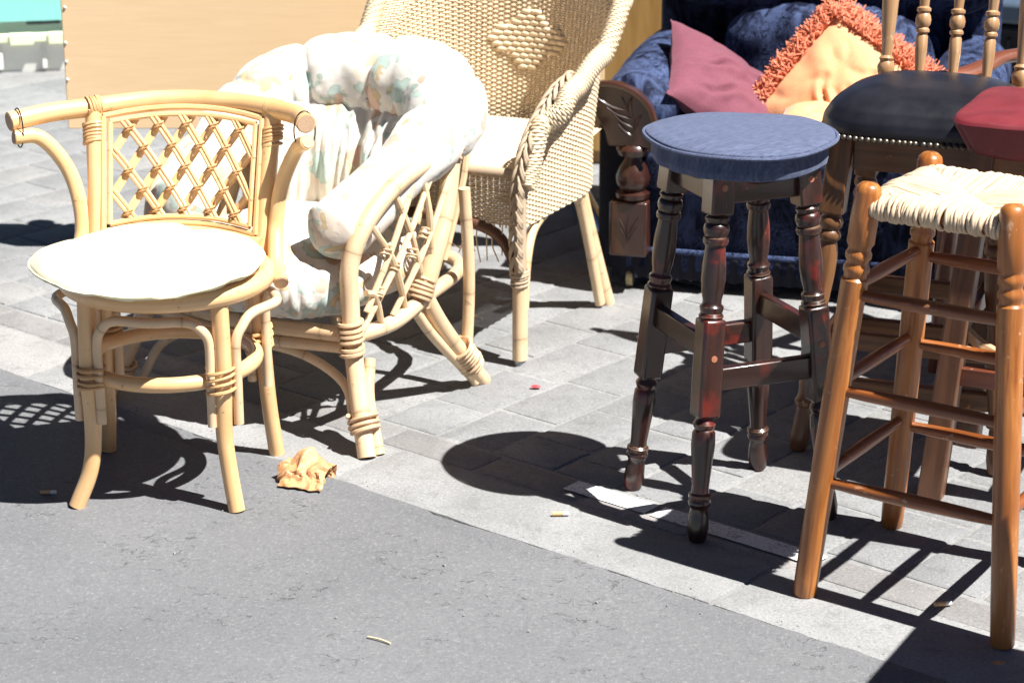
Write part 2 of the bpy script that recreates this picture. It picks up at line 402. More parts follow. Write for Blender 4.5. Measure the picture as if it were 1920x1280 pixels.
def helix(p, q, r, turns, wire, n=6, r2=None):
    M = axis(p, q); L = (Vector(q) - Vector(p)).length; N = int(turns * 12); sd = random.uniform(0, 30); cr = random.uniform(-.25, .25) * L
    pts = []
    for i in range(N + 1):
        a_ = 2 * math.pi * i / 12; rr = r * (1 + .07 * noise.noise(Vector((i * .13, sd, 0))))
        pts.append(M @ Vector((rr * math.cos(a_), rr * math.sin(a_), L * i / N + cr * math.sin(a_ + sd) * .5 + .004 * noise.noise(Vector((i * .09, sd, 5))))))
    return MB().tube(pts, lambda u: wire * (1 + .25 * noise.noise(Vector((u * 20, sd, 9)))), n, smooth=False)
def fbm(p, s, o=3):
    return sum(noise.noise(Vector(p) * s * 2 ** k) / 2 ** k for k in range(o))
def copy_tree(o, parent=None):
    c = o.copy(); COL.objects.link(c); c.parent = parent
    for ch in list(o.children): copy_tree(ch, c)
    return c

# ------------------------------------------------------------------ ground
D = Vector((.771, -.637, 0)); N_ = Vector((.637, .771, 0))     # along the kerb, away from the road
K0 = Vector((-.325, 3.958, 0))                                  # a point on the road edge of the kerb
def kp(a, b, z=0): p = K0 + D * a + N_ * b; return Vector((p.x, p.y, z))
def struct(o): o['kind'] = 'structure'; return o
road = MB()
road.grid(lambda u, v: (-60 + 120 * u, -40 + 140 * v, -.004), 12, 14)
struct(road.build('road', 'asphalt'))
pave = MB()
def pv(u, v):
    return kp(-40 + 80 * u, .10 + 90 * v, -.0026)
pave.grid(pv, 10, 10); pave = struct(pave.build('pavement', 'mortar'))
kerb = MB(); kerb.grid(lambda u, v: kp(-40 + 80 * u, .004 + .13 * v, -.003), 10, 1); kerb = struct(kerb.build('kerb', 'mortar'))
KW = .195
def slab(L, W, seed, chip=.004, th=.03, nx=10, ny=4, bevel=.005, jag=.002):
    rd = random.Random(seed); mb = MB(); off = rd.uniform(0, 50)
    def pt(u, v, z, inset):
        x = (u - .5) * (L - 2 * inset); y = (v - .5) * (W - 2 * inset)
        q = Vector((x * 6 + off, y * 6, seed * 1.3))
        ex = jag * noise.noise(q * 3.0); ey = jag * noise.noise(q * 3.3 + Vector((9, 9, 9)))
        return Vector((x + ex, y + ey, z + (.0016 * noise.noise(q * .9) if z > -.01 else 0)))
    per = [(i / nx, 0) for i in range(nx)] + [(1, j / ny) for j in range(ny)] + [(1 - i / nx, 1) for i in range(nx)] + [(0, 1 - j / ny) for j in range(ny)]
    rings = []
    for z, ins in ((-th, 0), (-bevel * 1.2, 0), (-bevel * .3, bevel * .45), (0, bevel * 1.3)):
        rings.append([pt(u, v, z, ins) for u, v in per])
    mb.rings(rings, caps=False)
    b = len(mb.v); n = len(per)
    mb.quad(list(range(b - n, b)))
    return mb
kang = math.atan2(D.y, D.x)
a = -4.6; i = 0
while a < 4.0:
    Lk = [.92, .88, .95, .90][i % 4]
    o = slab(Lk - .008, KW, 100 + i, nx=24, ny=5, jag=.004, bevel=.0025).build('kerb_stone', 'kerb', kerb)
    o.location = kp(a + Lk / 2, KW / 2 + .004); o.rotation_euler = (0, 0, kang); a += Lk; i += 1
# pinkish edging row carrying the white line
row0 = KW + .010; roww = .10
a = -4.6; i = 0
eds = [slab(.245, roww - .008, 200 + k, nx=8, ny=3).mesh('edging_paver') for k in range(4)]
for m_ in eds: m_.materials.append(MT['pink_paver'])
while a < 3.6:
    link('edging_paver', eds[i % 4], pave, loc=kp(a + .125, row0 + roww / 2, random.uniform(-.001, .0005)), rot=(0, 0, kang)); a += .25; i += 1
# staggered pavers, courses running away from the kerb
cw = .152; start = row0 + roww + .003
tmpl = []
for k in range(14):
    Lp = [.20, .22, .24, .26, .28][k % 5]
    m_ = slab(Lp - .007, cw - .007, 300 + k, nx=8, ny=5, jag=.003).mesh('paver'); m_.materials.append(MT['paver']); tmpl.append((Lp, m_))
allp = []
camp = Vector((0, 0, 0)); rd = random.Random(3)
ci = 0
aa = -5.2
while aa < 4.4:
    bb = start - rd.choice([0, .06, .12]); first = True
    while bb < 7.5:
        k = rd.randrange(14); Lp, m_ = tmpl[k]
        c = kp(aa + cw / 2, bb + Lp / 2)
        if first and bb < start:      # cut course ends short
            sc = (bb + Lp - start) / Lp; c = kp(aa + cw / 2, start + Lp * sc / 2)
        else: sc = 1
        first = False
        if 3.0 < c.y < 11.5 and abs(c.x) < .8 + .36 * max(0, c.y - 2.8):
            vis = abs(c.x) < .08 + c.y * .2286 + .1 and c.y < 9.5
            allp.append((0 if vis else 1, c.y, c, m_, sc, rd.uniform(-.0012, .0008), rd.uniform(-.3, .3), rd.uniform(-.22, .22)))
        bb += Lp
    aa += cw
allp.sort(key=lambda q: (q[0], q[1]))
pang = math.atan2(N_.y, N_.x)
far = MB(); rn = []
for i, (_, _, c, m_, sc, dz, rx, ry) in enumerate(allp):
    if i < 295:
        link('paver', m_, pave, loc=(c.x, c.y, dz), rot=(R(rx), R(ry), pang + rd.uniform(-.008, .008)), scale=(sc, 1, 1))
    else:
        Mx = Matrix.Translation((c.x, c.y, dz)) @ Matrix.Rotation(pang + rd.uniform(-.008, .008), 4, 'Z') @ Matrix.Rotation(R(rx), 4, 'X') @ Matrix.Diagonal((sc, 1, 1, 1))
        b = len(far.v); far.v.extend([Mx @ v.co for v in m_.vertices]); rv = rd.random()
        for p in m_.polygons: far.quad([b + q for q in p.vertices]); rn.append(rv)
fo = far.build('distant_pavers', 'paver', pave, kind='stuff')
at = fo.data.attributes.new('rnd', 'FLOAT', 'FACE'); at.data.foreach_set('value', rn)
# ragged asphalt lip over the kerb edge, grit
lip = MB()
def lipf(u, v):
    a_ = -4.5 + 8.6 * u; e_ = .016 * fbm((a_ * 3.0, 1.7, 0), 1.0, 4) + .010 * noise.noise(Vector((a_ * 22, 3, 0))) + .006
    return kp(a_, -.05 + (.05 + max(-.02, e_)) * v, -.0062 + .0078 * min(1, v * 1.5) - .002 * max(0, v - .85) / .15)
struct(lip.grid(lipf, 900, 4).build('road_edge', 'asphalt'))
gt = MB(); rd2 = random.Random(17)
for k in range(420):
    a_ = rd2.uniform(-2, 2); b_ = rd2.gauss(.012, .02) if k < 300 else rd2.uniform(-1.2, .6); r_ = rd2.uniform(.0010, .0030); c_ = kp(a_, b_, .0005 + (0 if b_ > .01 else -.002)); gt.box(c_, (r_ * 2, r_ * rd2.uniform(1.2, 2.2), r_), Matrix.Translation(c_) @ Matrix.Rotation(rd2.uniform(0, 3), 4, 'Z') @ Matrix.Translation(-c_), taper=.6)
go = gt.build('grit', 'kerb', kind='stuff'); go['label'] = 'loose grit and stone crumbs along the kerb edge'; go['category'] = 'grit'
# worn white line
mk = MB()
for a0, a1 in ((.345, .535), (.548, .90)):
    mk.grid(lambda u, v: kp(a0 + (a1 - a0) * u, row0 + .038 + .05 * v + .0015 * noise.noise(Vector((u * 20, v * 9, a0))), .0022), 30, 3)
struct(mk.build('painted_line', 'paint'))

# ------------------------------------------------------------------ veneer board, crates, rail, dark case
b = thing('veneer_panel', 'large pale yellow wood-veneer panel raised on legs behind the chairs', 'panel', (-.44, 5.50, 0), 0)
MB().box((0, 0, .668), (1.34, .026, .666)).build('veneer_sheet', 'veneer', b, bev=.002)
for x in (-.12, .24):
    MB().box((x, .035, .47), (.05, .04, .94)).build('leg', 'veneer', b, bev=.003)
    MB().box((x, .035, .015), (.06, .34, .03)).build('foot', 'veneer', b, bev=.003)
MB().lathe([(0, .012), (.03, .012), (.04, .026), (.06, .034), (.08, .030), (.10, .015), (.104, 0)], 16, Matrix.Translation((-.27, 0, 1.001))).build('finial', 'oak', b)
pin = MB().lathe([(0, .0), (.001, .004), (.003, .003), (.004, 0)], 10).mesh('nail'); pin.materials.append(MT['white_paper'])
for z in (.46, .505, .552, .64, .69, .8, .93): link('nail', pin, b, loc=(-.661 + random.uniform(-.004, .004), -.013, z), rot=(R(90), 0, 0))
cb = thing('wooden_cabinet', 'golden-brown wooden cabinet side behind the sofa left arm', 'cabinet', (.50, 6.62, 0), -6)
MB().box((0, 0, .48), (.56, .36, .88)).build('carcass', 'oak_flat', cb, bev=.004)
MB().box((0, 0, .935), (.60, .40, .03)).build('top', 'oak_flat', cb, bev=.004)
for x in (-.24, .24):
    for y in (-.14, .14): MB().box((x, y, .02), (.04, .04, .04)).build('foot', 'oak_flat', cb)

def crate(name, label, loc, yaw, w, d, h, mat, rim, cat='crate'):
    c = thing(name, label, cat, loc, yaw)
    tw = .015
    bm = MB()
    def wall(u, v):
        a = u * 4; k = int(a) % 4; f = a - int(a); cs = [(-1, -1), (1, -1), (1, 1), (-1, 1)]; p, q = cs[k], cs[(k + 1) % 4]
        s_ = .9 + .1 * v; return ((p[0] + (q[0] - p[0]) * f) * w / 2 * s_, (p[1] + (q[1] - p[1]) * f) * d / 2 * s_, h * v)
    bm.grid(wall, 16, 4, cu=True); b0 = len(bm.v); bm.box((0, 0, .01), (w * .88, d * .88, .012)); bm.build('body', mat, c, bev=0)
    rm = MB()
    for sx, sy, lx, ly in ((0, -1, w + .03, .022), (0, 1, w + .03, .022), (-1, 0, .022, d - .016), (1, 0, .022, d - .016)):
        rm.box((sx * (w / 2 + .004), sy * (d / 2 + .004), h), (lx, ly, .03))
    rm.build('rim', rim, c, bev=.004)
    for k in range(7):
        MB().box((-w * .42 + w * .14 * k, -d / 2 - .012, h - .004), (.085, .02, .045)).build('lug', rim, c, bev=.006)
    for k in range(6):
        MB().box((-w * .40 + w * .16 * k, -d / 2 * .955, h * .45), (.018, .02, h * .72)).build('rib', mat, c, bev=.004)
    return c
crate('plastic_crate', 'pale lime and ivory plastic crate on the ground left of the board', (-1.78, 8.06, 0), 12, .95, .5, .125, 'white_plastic', 'lime_plastic')
tl = thing('storage_tub', 'turquoise plastic tub standing on the ivory crate', 'tub', (-1.85, 8.15, .138), 12)
MB().grid(lambda u, v: ((.50 + .06 * v) * math.copysign(abs(math.cos(u * 6.2832)) ** .35, math.cos(u * 6.2832)), (.20 + .03 * v) * math.copysign(abs(math.sin(u * 6.2832)) ** .35, math.sin(u * 6.2832)), (.018 + .55 * v)), 48, 6, cu=True).build('body', 'teal_plastic', tl)
MB().box((0, 0, .03), (.94, .36, .02)).build('base', 'teal_plastic', tl)
for sx in (-.40, -.13, .13, .40): MB().box((sx, -.145, .012), (.12, .08, .024)).build('foot', 'dark_plastic', tl, bev=.006)
MB().tube([(.57 * math.copysign(abs(math.cos(q)) ** .4, math.cos(q)), .235 * math.copysign(abs(math.sin(q)) ** .4, math.sin(q)), .60) for q in [k * math.pi / 8 for k in range(16)]], .018, 8, closed=True).build('rim', 'teal_plastic', tl)

gr = thing('garment_rail', 'glossy black metal rail stand between wicker chair and navy sofa', 'stand', (.197, 6.03, 0), 0)
MB().tube([(0, 0, .03), (0, 0, .05), (-.012, .02, 1.2)], .014, 12).build('post', 'black_metal', gr)
MB().tube([(-.03, .28, .024), (0, 0, .024), (.045, -.42, .024)], .022, 12).build('foot_bar', 'black_metal', gr)
MB().lathe([(0, .02), (.01, .024), (.02, .023), (.026, 0)], 12, axis((.045, -.42, .024), (.048, -.45, .024))).build('end_cap', 'rubber', gr)

dc = thing('ribbed_case', 'dark ribbed case with grey-blue lid behind the navy sofa', 'case', (1.66, 6.45, 0), -24)
MB().box((0, 0, .22), (.62, .4, .44)).build('body', 'dark_plastic', dc, bev=.015)
for k in range(17): MB().box((-.28 + .035 * k, -.203, .21), (.012, .012, .38)).build('rib', 'dark_plastic', dc)
MB().box((0, 0, .475), (.66, .44, .06)).build('lid', 'grey_blue', dc, bev=.012)

# ------------------------------------------------------------------ navy sofa
sf = thing('sofa', 'navy crushed-velvet sofa with carved mahogany arm fronts', 'sofa', (.205, 5.205, 0), -13)
SW = .93
def puff(cx, cy, cz, sx, sy, sz, p=3.0, wr=.01, sc=7, nu=48, nv=26, seed=0, q=None):
    q = q or p
    def f(u, v):
        a = u * 2 * math.pi; e = (v - .5) * math.pi
        ce = math.copysign(abs(math.cos(e)) ** (2 / q), math.cos(e)); se = math.copysign(abs(math.sin(e)) ** (2 / q), math.sin(e))
        ca = math.copysign(abs(math.cos(a)) ** (2 / p), math.cos(a)); sa = math.copysign(abs(math.sin(a)) ** (2 / p), math.sin(a))
        P = Vector((sx * ce * ca, sy * ce * sa, sz * se)); n_ = P.normalized()
        P += n_ * wr * fbm(P + Vector((seed, seed * 2, 0)), sc)
        return P + Vector((cx, cy, cz))
    return MB().grid(f, nu, nv, cu=True)
MB().box((SW / 2, .36, .17), (SW - .10, .66, .26)).build('base', 'velvet', sf, bev=.02)
puff(SW / 2, .05, .30, (SW - .20) / 2, .055, .055, 5, .006, 6, seed=3).build('front_roll', 'velvet', sf, sharp=0)
MB().tube([(.09, .022, .105), (SW / 2, .018, .102), (SW - .09, .022, .105)], .007, 8).build('piping', 'velvet_lit', sf)
puff(SW / 2, .33, .335, (SW - .22) / 2, .31, .065, 5, .010, 5, seed=1, q=3).build('seat_cushion', 'velvet', sf, sharp=0)
puff(SW / 2 + .02, .63, .47, .27, .12, .155, 2.6, .026, 8, seed=5).build('back_cushion', 'velvet_lit', sf, sharp=0)
for k, (x, z, sx, sz, y) in enumerate(((SW / 2, .72, .45, .15, .70), )):
    puff(x, y, z, sx, .13, sz, 3.2, .034, 9, seed=8 + k).build('head_cushion', 'velvet', sf, sharp=0)
MB().box((SW / 2, .80, .46), (SW - .04, .14, .74)).build('back_frame', 'velvet', sf, bev=.05)
for s_ in (0, 1):
    ar = MB(); X = .082 if s_ == 0 else SW - .082
    ar.grid(lambda u, v: (X + min(1, max(0, min(v, 1 - v)) / .04) ** .5 * (.094 + .006 * fbm((u * 3, v * 9, s_), 1.5)) * math.cos(2 * math.pi * u), .03 + .74 * v, .43 + .02 * math.sin(v * 3) + min(1, max(0, min(v, 1 - v)) / .04) ** .5 * .088 * math.sin(2 * math.pi * u) * (1 + .08 * fbm((v * 8, u * 2, 3), 1))), 28, 22, cu=True)
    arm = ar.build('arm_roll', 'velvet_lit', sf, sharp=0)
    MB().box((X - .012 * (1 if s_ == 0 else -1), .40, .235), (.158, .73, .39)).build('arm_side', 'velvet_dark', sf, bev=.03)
    sx = 1 if s_ == 0 else -1; X0 = .0 if s_ == 0 else SW
    def mx(p): return [(X0 + sx * q[0], q[1]) for q in p] if sx > 0 else [(X0 + sx * q[0], q[1]) for q in reversed(p)]
    face = [(.030, .366), (.020, .402), (-.002, .438), (-.036, .466), (-.044, .484), (-.030, .502), (.008, .514), (.05, .512), (.094, .494), (.126, .460), (.140, .415), (.136, .366)]
    fo_ = MB().extrude(mx(face), -.028, .03).build('arm_facing', 'carved', sf, bev=.004)
    rimp = [(X0 + sx * q[0], -.028, q[1]) for q in face[3:]]
    MB().tube(rimp, .008, 8).build('edge_moulding', 'carved', fo_)
    def leafm(x0, z0, x1, z1, wd):
        mb = MB(); p = Vector((X0 + sx * x0, -.031, z0)); q = Vector((X0 + sx * x1, -.031, z1)); d = q - p; nrm = Vector((-d.z, 0, d.x)).normalized()
        mb.grid(lambda u, v: p + d * u + nrm * (math.sin(math.pi * u) ** .8 * wd * (v - .5) * 2 + .12 * d.length * math.sin(math.pi * u)) + Vector((0, -.003 * math.sin(math.pi * v), 0)), 10, 4)
        return mb
    for x0, z0, x1, z1 in ((.088, .395, .052, .425), (.090, .415, .042, .447), (.088, .435, .022, .465), (.075, .455, .0, .485), (.094, .41, .108, .445), (.085, .44, .085, .488)):
        leafm(x0, z0, x1, z1, .0045).build('carved_leaf', 'carved_dark', fo_)
    MB().tube([(X0 + sx * .092, -.030, .382), (X0 + sx * .088, -.030, .43), (X0 + sx * .06, -.030, .485)], .0022, 6).build('carved_stem', 'carved_dark', fo_)
    MB().lathe([(.232, .030), (.238, .040), (.250, .042), (.256, .030), (.262, .034), (.272, .040), (.290, .042), (.312, .034), (.330, .022), (.338, .020), (.342, .036), (.356, .042), (.366, .038), (.372, .03)], 24, Matrix.Translation((X0 + sx * .085, .004, 0))).build('turned_post', 'carved', sf)
    bl_ = MB().box((X0 + sx * .08, 0, .165), (.092, .06, .135)).build('lower_block', 'carved', sf, bev=.006)
    for dx, dz, ex, ez in ((0, .13, 0, .20), (-.002, .14, -.022, .175), (.002, .14, .022, .175), (-.002, .155, -.026, .20), (.002, .155, .026, .20)):
        mb = MB(); p = Vector((X0 + sx * (.08 + dx), -.0315, dz)); q = Vector((X0 + sx * (.08 + ex), -.0315, ez)); d = q - p; nrm = Vector((-d.z, 0, d.x)).normalized()
        mb.grid(lambda u, v: p + d * u + nrm * math.sin(math.pi * u) * .006 * (v - .5) + Vector((0, -.002 * math.sin(math.pi * v), 0)), 8, 3)
        mb.build('carved_leaf', 'carved_dark', bl_)
    MB().lathe([(-.008, 0), (-.008, .024), (.008, .024), (.008, 0)], 16, Matrix.Translation((X0 + sx * .075, .05, .025)) @ Matrix.Rotation(R(90), 4, 'Y')).build('castor', 'castor', sf)
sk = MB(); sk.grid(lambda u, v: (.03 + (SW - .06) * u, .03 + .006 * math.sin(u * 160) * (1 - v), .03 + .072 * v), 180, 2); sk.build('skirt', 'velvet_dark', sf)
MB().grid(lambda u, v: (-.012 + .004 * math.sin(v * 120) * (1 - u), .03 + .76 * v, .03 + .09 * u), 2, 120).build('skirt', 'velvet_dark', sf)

# pillows on the sofa
def pillow(wd, hg, th, seed, wr=.012, n=46, sag=.12, cre=()):
    mb = MB()
    for sgn in (1, -1):
        def f(u, v):
            x, y = u * 2 - 1, v * 2 - 1
            k = (max(0, 1 - abs(x) ** 2.6) * max(0, 1 - abs(y) ** 2.6)) ** .55
            px = x * wd / 2 * (1 - sag * (1 - y * y) * .5); py = y * hg / 2 * (1 - sag * (1 - x * x) * .5)
            crn = abs(noise.noise(Vector((x * 2.1 + seed, y * 2.1, seed)))) ** .6
            z = sgn * th / 2 * k + sgn * wr * (crn * 1.6 - .8) * min(1, k * 1.5) + wr * .4 * fbm((x, y, seed), 3)
            for x0, y0, x1, y1 in cre:
                dx, dy = x1 - x0, y1 - y0; tt = max(0, min(1, ((x - x0) * dx + (y - y0) * dy) / (dx * dx + dy * dy))); dd = math.hypot(x - x0 - dx * tt, y - y0 - dy * tt + .06 * math.sin(tt * 6))
                z += sgn * (.010 * math.exp(-((dd - .09) / .07) ** 2) - .016 * math.exp(-(dd / .035) ** 2)) * math.sin(math.pi * (.08 + .84 * tt))
            return (px, py, z)
        g = MB().grid(f, n, n)
        if sgn < 0: g.f = [tuple(reversed(q)) for q in g.f]
        b = len(mb.v); mb.v += g.v; mb.f += [tuple(b + i for i in q) for q in g.f]; mb.uv += g.uv
    return mb
def place(o, loc, ex, ey):
    ex = Vector(ex).normalized(); ez = ex.cross(Vector(ey)).normalized(); ey = ez.cross(ex)
    M = Matrix((ex, ey, ez)).transposed().to_4x4(); M.translation = Vector(loc); o.matrix_world = M; return o
mp = pillow(.36, .34, .13, 2.3, .010, cre=((-.8, -.2, -.1, .1), (-.6, -.7, .1, -.35), (.1, .2, .7, .5))).build('pillow', 'maroon', None, sharp=0)
place(mp, (.525, 5.40, .440), (.66, .12, -.47), (-.22, .72, .50)); tag(mp, 'plain plum pillow slumped against the sofa left arm', 'pillow')
op = thing('pillow', 'apricot pillow with coral fringe propped on the navy sofa', 'pillow')
pillow(.34, .33, .115, 5.1, .008, cre=((-.5, -.1, .1, .35), (-.1, -.5, .15, -.05), (-.7, -.5, -.35, .1), (.2, -.6, .55, -.2))).build('cover', 'apricot', op, sharp=0)
fr = MB(); rd = random.Random(5)
def fringe(p0, p1, out, n, L):
    for k in range(n):
        u = (k + rd.random()) / n; p = Vector(p0).lerp(Vector(p1), u) + Vector((0, 0, rd.uniform(-.010, .014)))
        d = (Vector(out) + Vector((rd.uniform(-.4, .4), rd.uniform(-.4, .4), rd.uniform(-.35, .45)))).normalized(); l = L * rd.uniform(.6, 1.2)
        fr.tube([p, p + d * l * .45 + Vector((rd.uniform(-.01, .01), rd.uniform(-.01, .01), rd.uniform(0, .012))), p + d * l + Vector((rd.uniform(-.015, .015), rd.uniform(-.01, .01), -.004))], .0016, 4, sub=3)
fringe((-.165, .155, 0), (.165, .155, 0), (0, .8, .35), 800, .036); fringe((-.16, .145, .010), (.16, .145, .010), (0, .6, .5), 420, .026); fringe((.16, .155, 0), (.16, -.15, 0), (.8, 0, .35), 800, .036); fringe((.15, .155, .010), (.15, -.15, .010), (.6, 0, .5), 420, .026)
fr.build('fringe', 'fringe', op, kind='stuff')
place(op, (.80, 5.33, .442), Vector((.95, -.31, 0)) * .55 + Vector((.13, .42, .90)) * .83, Vector((.95, -.31, 0)) * -.83 + Vector((.13, .42, .90)) * .55)
o2 = pillow(.34, .26, .07, 9.4, .01).build('pillow', 'apricot', None, sharp=0)
place(o2, (.79, 5.18, .418), (.95, -.31, .0), (.31, .95, .05)); tag(o2, 'flat apricot pillow lying under the fringed pillow', 'pillow')

# ------------------------------------------------------------------ wicker armchair
wk = thing('wicker_armchair', 'tall woven wicker armchair with braided arm and diamond in its back', 'armchair', (-.090, 4.965, 0), -24.3); wk.scale = (.815, 1, 1)
def interp(tab, x):
    if x <= tab[0][0]: return tab[0][1]
    for (x0, y0), (x1, y1) in zip(tab, tab[1:]):
        if x <= x1:
            f = (x - x0) / (x1 - x0); f = f * f * (3 - 2 * f); return y0 + (y1 - y0) * f
    return tab[-1][1]
# plan curve: right arm front -> back -> left arm front, s in [-1,1], s=0 the middle of the back
plan = crom([(.275, -.235, 0), (.285, -.05, 0), (.285, .12, 0), (.225, .245, 0), (.10, .300, 0), (0, .312, 0)], sub=12)
plan = plan + [Vector((-p.x, p.y, 0)) for p in reversed(plan[:-1])]
cum = [0]
for p, q in zip(plan, plan[1:]): cum.append(cum[-1] + (q - p).length)
PL = cum[-1]
def pl(s):      # s 0..1
    x = s * PL
    for i in range(len(cum) - 1):
        if x <= cum[i + 1] or i == len(cum) - 2:
            f = (x - cum[i]) / (cum[i + 1] - cum[i]); p = plan[i].lerp(plan[i + 1], f); d = (plan[i + 1] - plan[i]).normalized(); return p, Vector((d.y, -d.x, 0)) * 1.0
ZB = .305
def top(s):
    a = abs(s - .5) * 2        # 0 back middle, 1 arm front
    return interp([(0, .93), (.30, .90), (.48, .74), (.62, .635), (.80, .585), (.92, .52), (1, .40)], a)
def wsurf(s, z, off=0):
    p, nrm = pl(s)
    out = -nrm if nrm.dot(p - Vector((0, .02, 0))) < 0 else nrm
    a = abs(s - .5) * 2; k = max(0, (z - .42)) ; T_ = top(s); h = max(0, z - (T_ - .10)) / .10
    lean = .16 * k * (1 - .55 * a) + .045 * min(1, h) ** 2 * (1 if a < .9 else .3)
    P = p + out * (lean + off); P.z = z; return P
pitch = .0054; stakes = 96
wv = MB()
rows = int((.95 - ZB) / pitch)
dia_s, dia_z, dia_w, dia_h = .506, .600, .082, .072
def in_dia(s, z): return abs(s - dia_s) / dia_w + abs(z - dia_z) / dia_h < 1
for r_ in range(rows):
    z = ZB + r_ * pitch
    run = []
    N2 = stakes * 2
    def flush(run):
        if len(run) < 4: return
        ring = []
        for P, O in run:
            u_ = Vector((0, 0, 1)); ring.append([P + O * .0026, P + u_ * .0024, P - O * .0026, P - u_ * .0024])
        wv.rings(ring, caps=False, circ=.012, lens=[i * .008 for i in range(len(ring))])
    for i in range(N2 + 1):
        s = i / N2
        if z < top(s) - .004 and not in_dia(s, z):
            ph = 1 if ((i // 2 + r_) % 2 == 0) else -1
            amp = 0 if i % 2 else .0034 * ph
            P = wsurf(s, z + .0006 * math.sin(i * 1.7 + r_ * .9), amp); Q = wsurf(s, z, amp + .01); run.append((P, (Q - P).normalized()))
        else:
            flush(run); run = []
    flush(run)
wv.build('weave', 'wicker', wk, sharp=0, kind='stuff')
st = MB()
for i in range(0, stakes + 1):
    s = i / stakes; T_ = top(s)
    if T_ - ZB < .03: continue
    st.tube([wsurf(s, ZB + (T_ - ZB) * k / 8) for k in range(9)], .0026, 5, smooth=False, caps=False)
st.build('stakes', 'wicker', wk, sharp=0, kind='stuff')
# chunky diamond knots
for j in range(-5, 6):
    for i in range(-4, 5):
        s = dia_s + (i + (.5 if j % 2 else 0)) * .0175; z = dia_z + j * .0128
        if abs(s - dia_s) / (dia_w + .004) + abs(z - dia_z) / (dia_h + .004) < 1:
            MB().tube([wsurf(s - .0125, z, .002), wsurf(s - .006, z + .001, -.005), wsurf(s + .004, z + .001, -.005), wsurf(s + .0115, z - .001, .002)], .0050, 6, sub=3, flat=1.25).build('woven_knot', 'wicker', wk, sharp=0)
# rolled rim and inner lip
rimp = [wsurf(s, top(s), .004) for s in [k / 60 for k in range(61)]]
MB().tube(rimp, .0235, 12, sub=2).build('rolled_rim', 'wicker', wk)
hx = []
rp = crom(rimp, sub=14)
for sgn in (0, math.pi / 2, math.pi, math.pi * 1.5):
    pts = []
    for i, p in enumerate(rp):
        d = (rp[min(i + 1, len(rp) - 1)] - rp[max(i - 1, 0)]).normalized(); n1 = d.cross(Vector((0, 0, 1))); n1 = n1.normalized() if n1.length > .1 else Vector((1, 0, 0)); n2 = d.cross(n1)
        a_ = i * .95 + sgn; pts.append(p + (n1 * math.cos(a_) + n2 * math.sin(a_)) * .0245)
    hx.append(pts)
hm = MB()
for pts in hx: hm.tube(pts, .0030, 5, smooth=False)
hm.build('rim_wrapping', 'wicker', wk, sharp=0, kind='stuff')
# braids down the arm fronts
def braid(path, r, wd, name):
    P = crom(path, sub=14); L = [0]
    for p, q in zip(P, P[1:]): L.append(L[-1] + (q - p).length)
    def at_(l):
        l = max(0, min(L[-1] - 1e-6, l))
        for i in range(len(P) - 1):
            if l <= L[i + 1]: return P[i].lerp(P[i + 1], (l - L[i]) / (L[i + 1] - L[i])), (P[i + 1] - P[i]).normalized()
    step = .0165; k = 0; l = 0
    while l < L[-1] - .03:
        sd = 1 if k % 2 else -1
        for strand in range(3):
            pts = []
            for u in (0, .25, .5, .75, 1):
                p, d = at_(l + .052 * u + strand * .0045); side = d.cross(Vector((-.25, -1, .1))).normalized(); fw = side.cross(d).normalized()
                if fw.y > 0: fw = -fw
                pts.append(p + side * sd * wd * (1 - 1.15 * u) * 1.0 + fw * (.004 + .011 * math.sin(math.pi * min(1, u * 1.05))))
            MBX.tube(pts, r, 5, sub=2)
        l += step; k += 1
for sx in (1, -1):
    MBX = MB()
    braid([(sx * .278, -.250, .20), (sx * .278, -.255, .31), (sx * .280, -.245, .42), (sx * .288, -.195, .505), (sx * .302, -.10, .575), (sx * .31, -.01, .60)], .0042, .021, 'braid')
    bo = MBX.build('arm_braid', 'wicker_grey', wk, sharp=0)
    MB().tube([(sx * .278, -.238, .20), (sx * .278, -.240, .31), (sx * .280, -.232, .42), (sx * .288, -.18, .495), (sx * .30, -.09, .56), (sx * .305, .0, .585)], .016, 10).build('arm_pole', 'wicker_grey', wk)
    helix((sx * .278, -.24, .182), (sx * .278, -.24, .215), .0225, 7, .0028).build('leg_wrap', 'wicker_grey', wk)
    MB().tube([(sx * .278, -.24, .012), (sx * .278, -.24, .20)], .020, 14, sub=2).build('leg', 'rattan_pale', wk)
    MB().lathe([(0, .014), (.012, .015), (.014, .012)], 14, Matrix.Translation((sx * .278, -.24, 0))).build('foot_cap', 'grey_cap', wk)
    rl = MB().tube([(sx * .245, .13, .36), (sx * .258, .16, .25), (sx * .275, .21, .11), (sx * .29, .25, 0)], .020, 12).build('leg', 'rattan_pale', wk)
    MB().tube([(sx * .262, .06, .315), (sx * .262, .115, .29), (sx * .268, .165, .18), (sx * .283, .215, .01)], .015, 10).build('brace', 'rattan_pale', wk)
    MB().tube([(sx * .276, -.215, .12), (sx * .272, -.195, .22), (sx * .268, -.15, .285), (sx * .266, -.06, .31)], .013, 10).build('brace', 'rattan_pale', wk)
MB().tube([(-.27, -.235, .24), (-.20, -.225, .285), (-.07, -.225, .31), (.07, -.225, .31), (.20, -.225, .285), (.27, -.235, .21)], .013, 10).build('front_arch', 'brown_wood', wk)
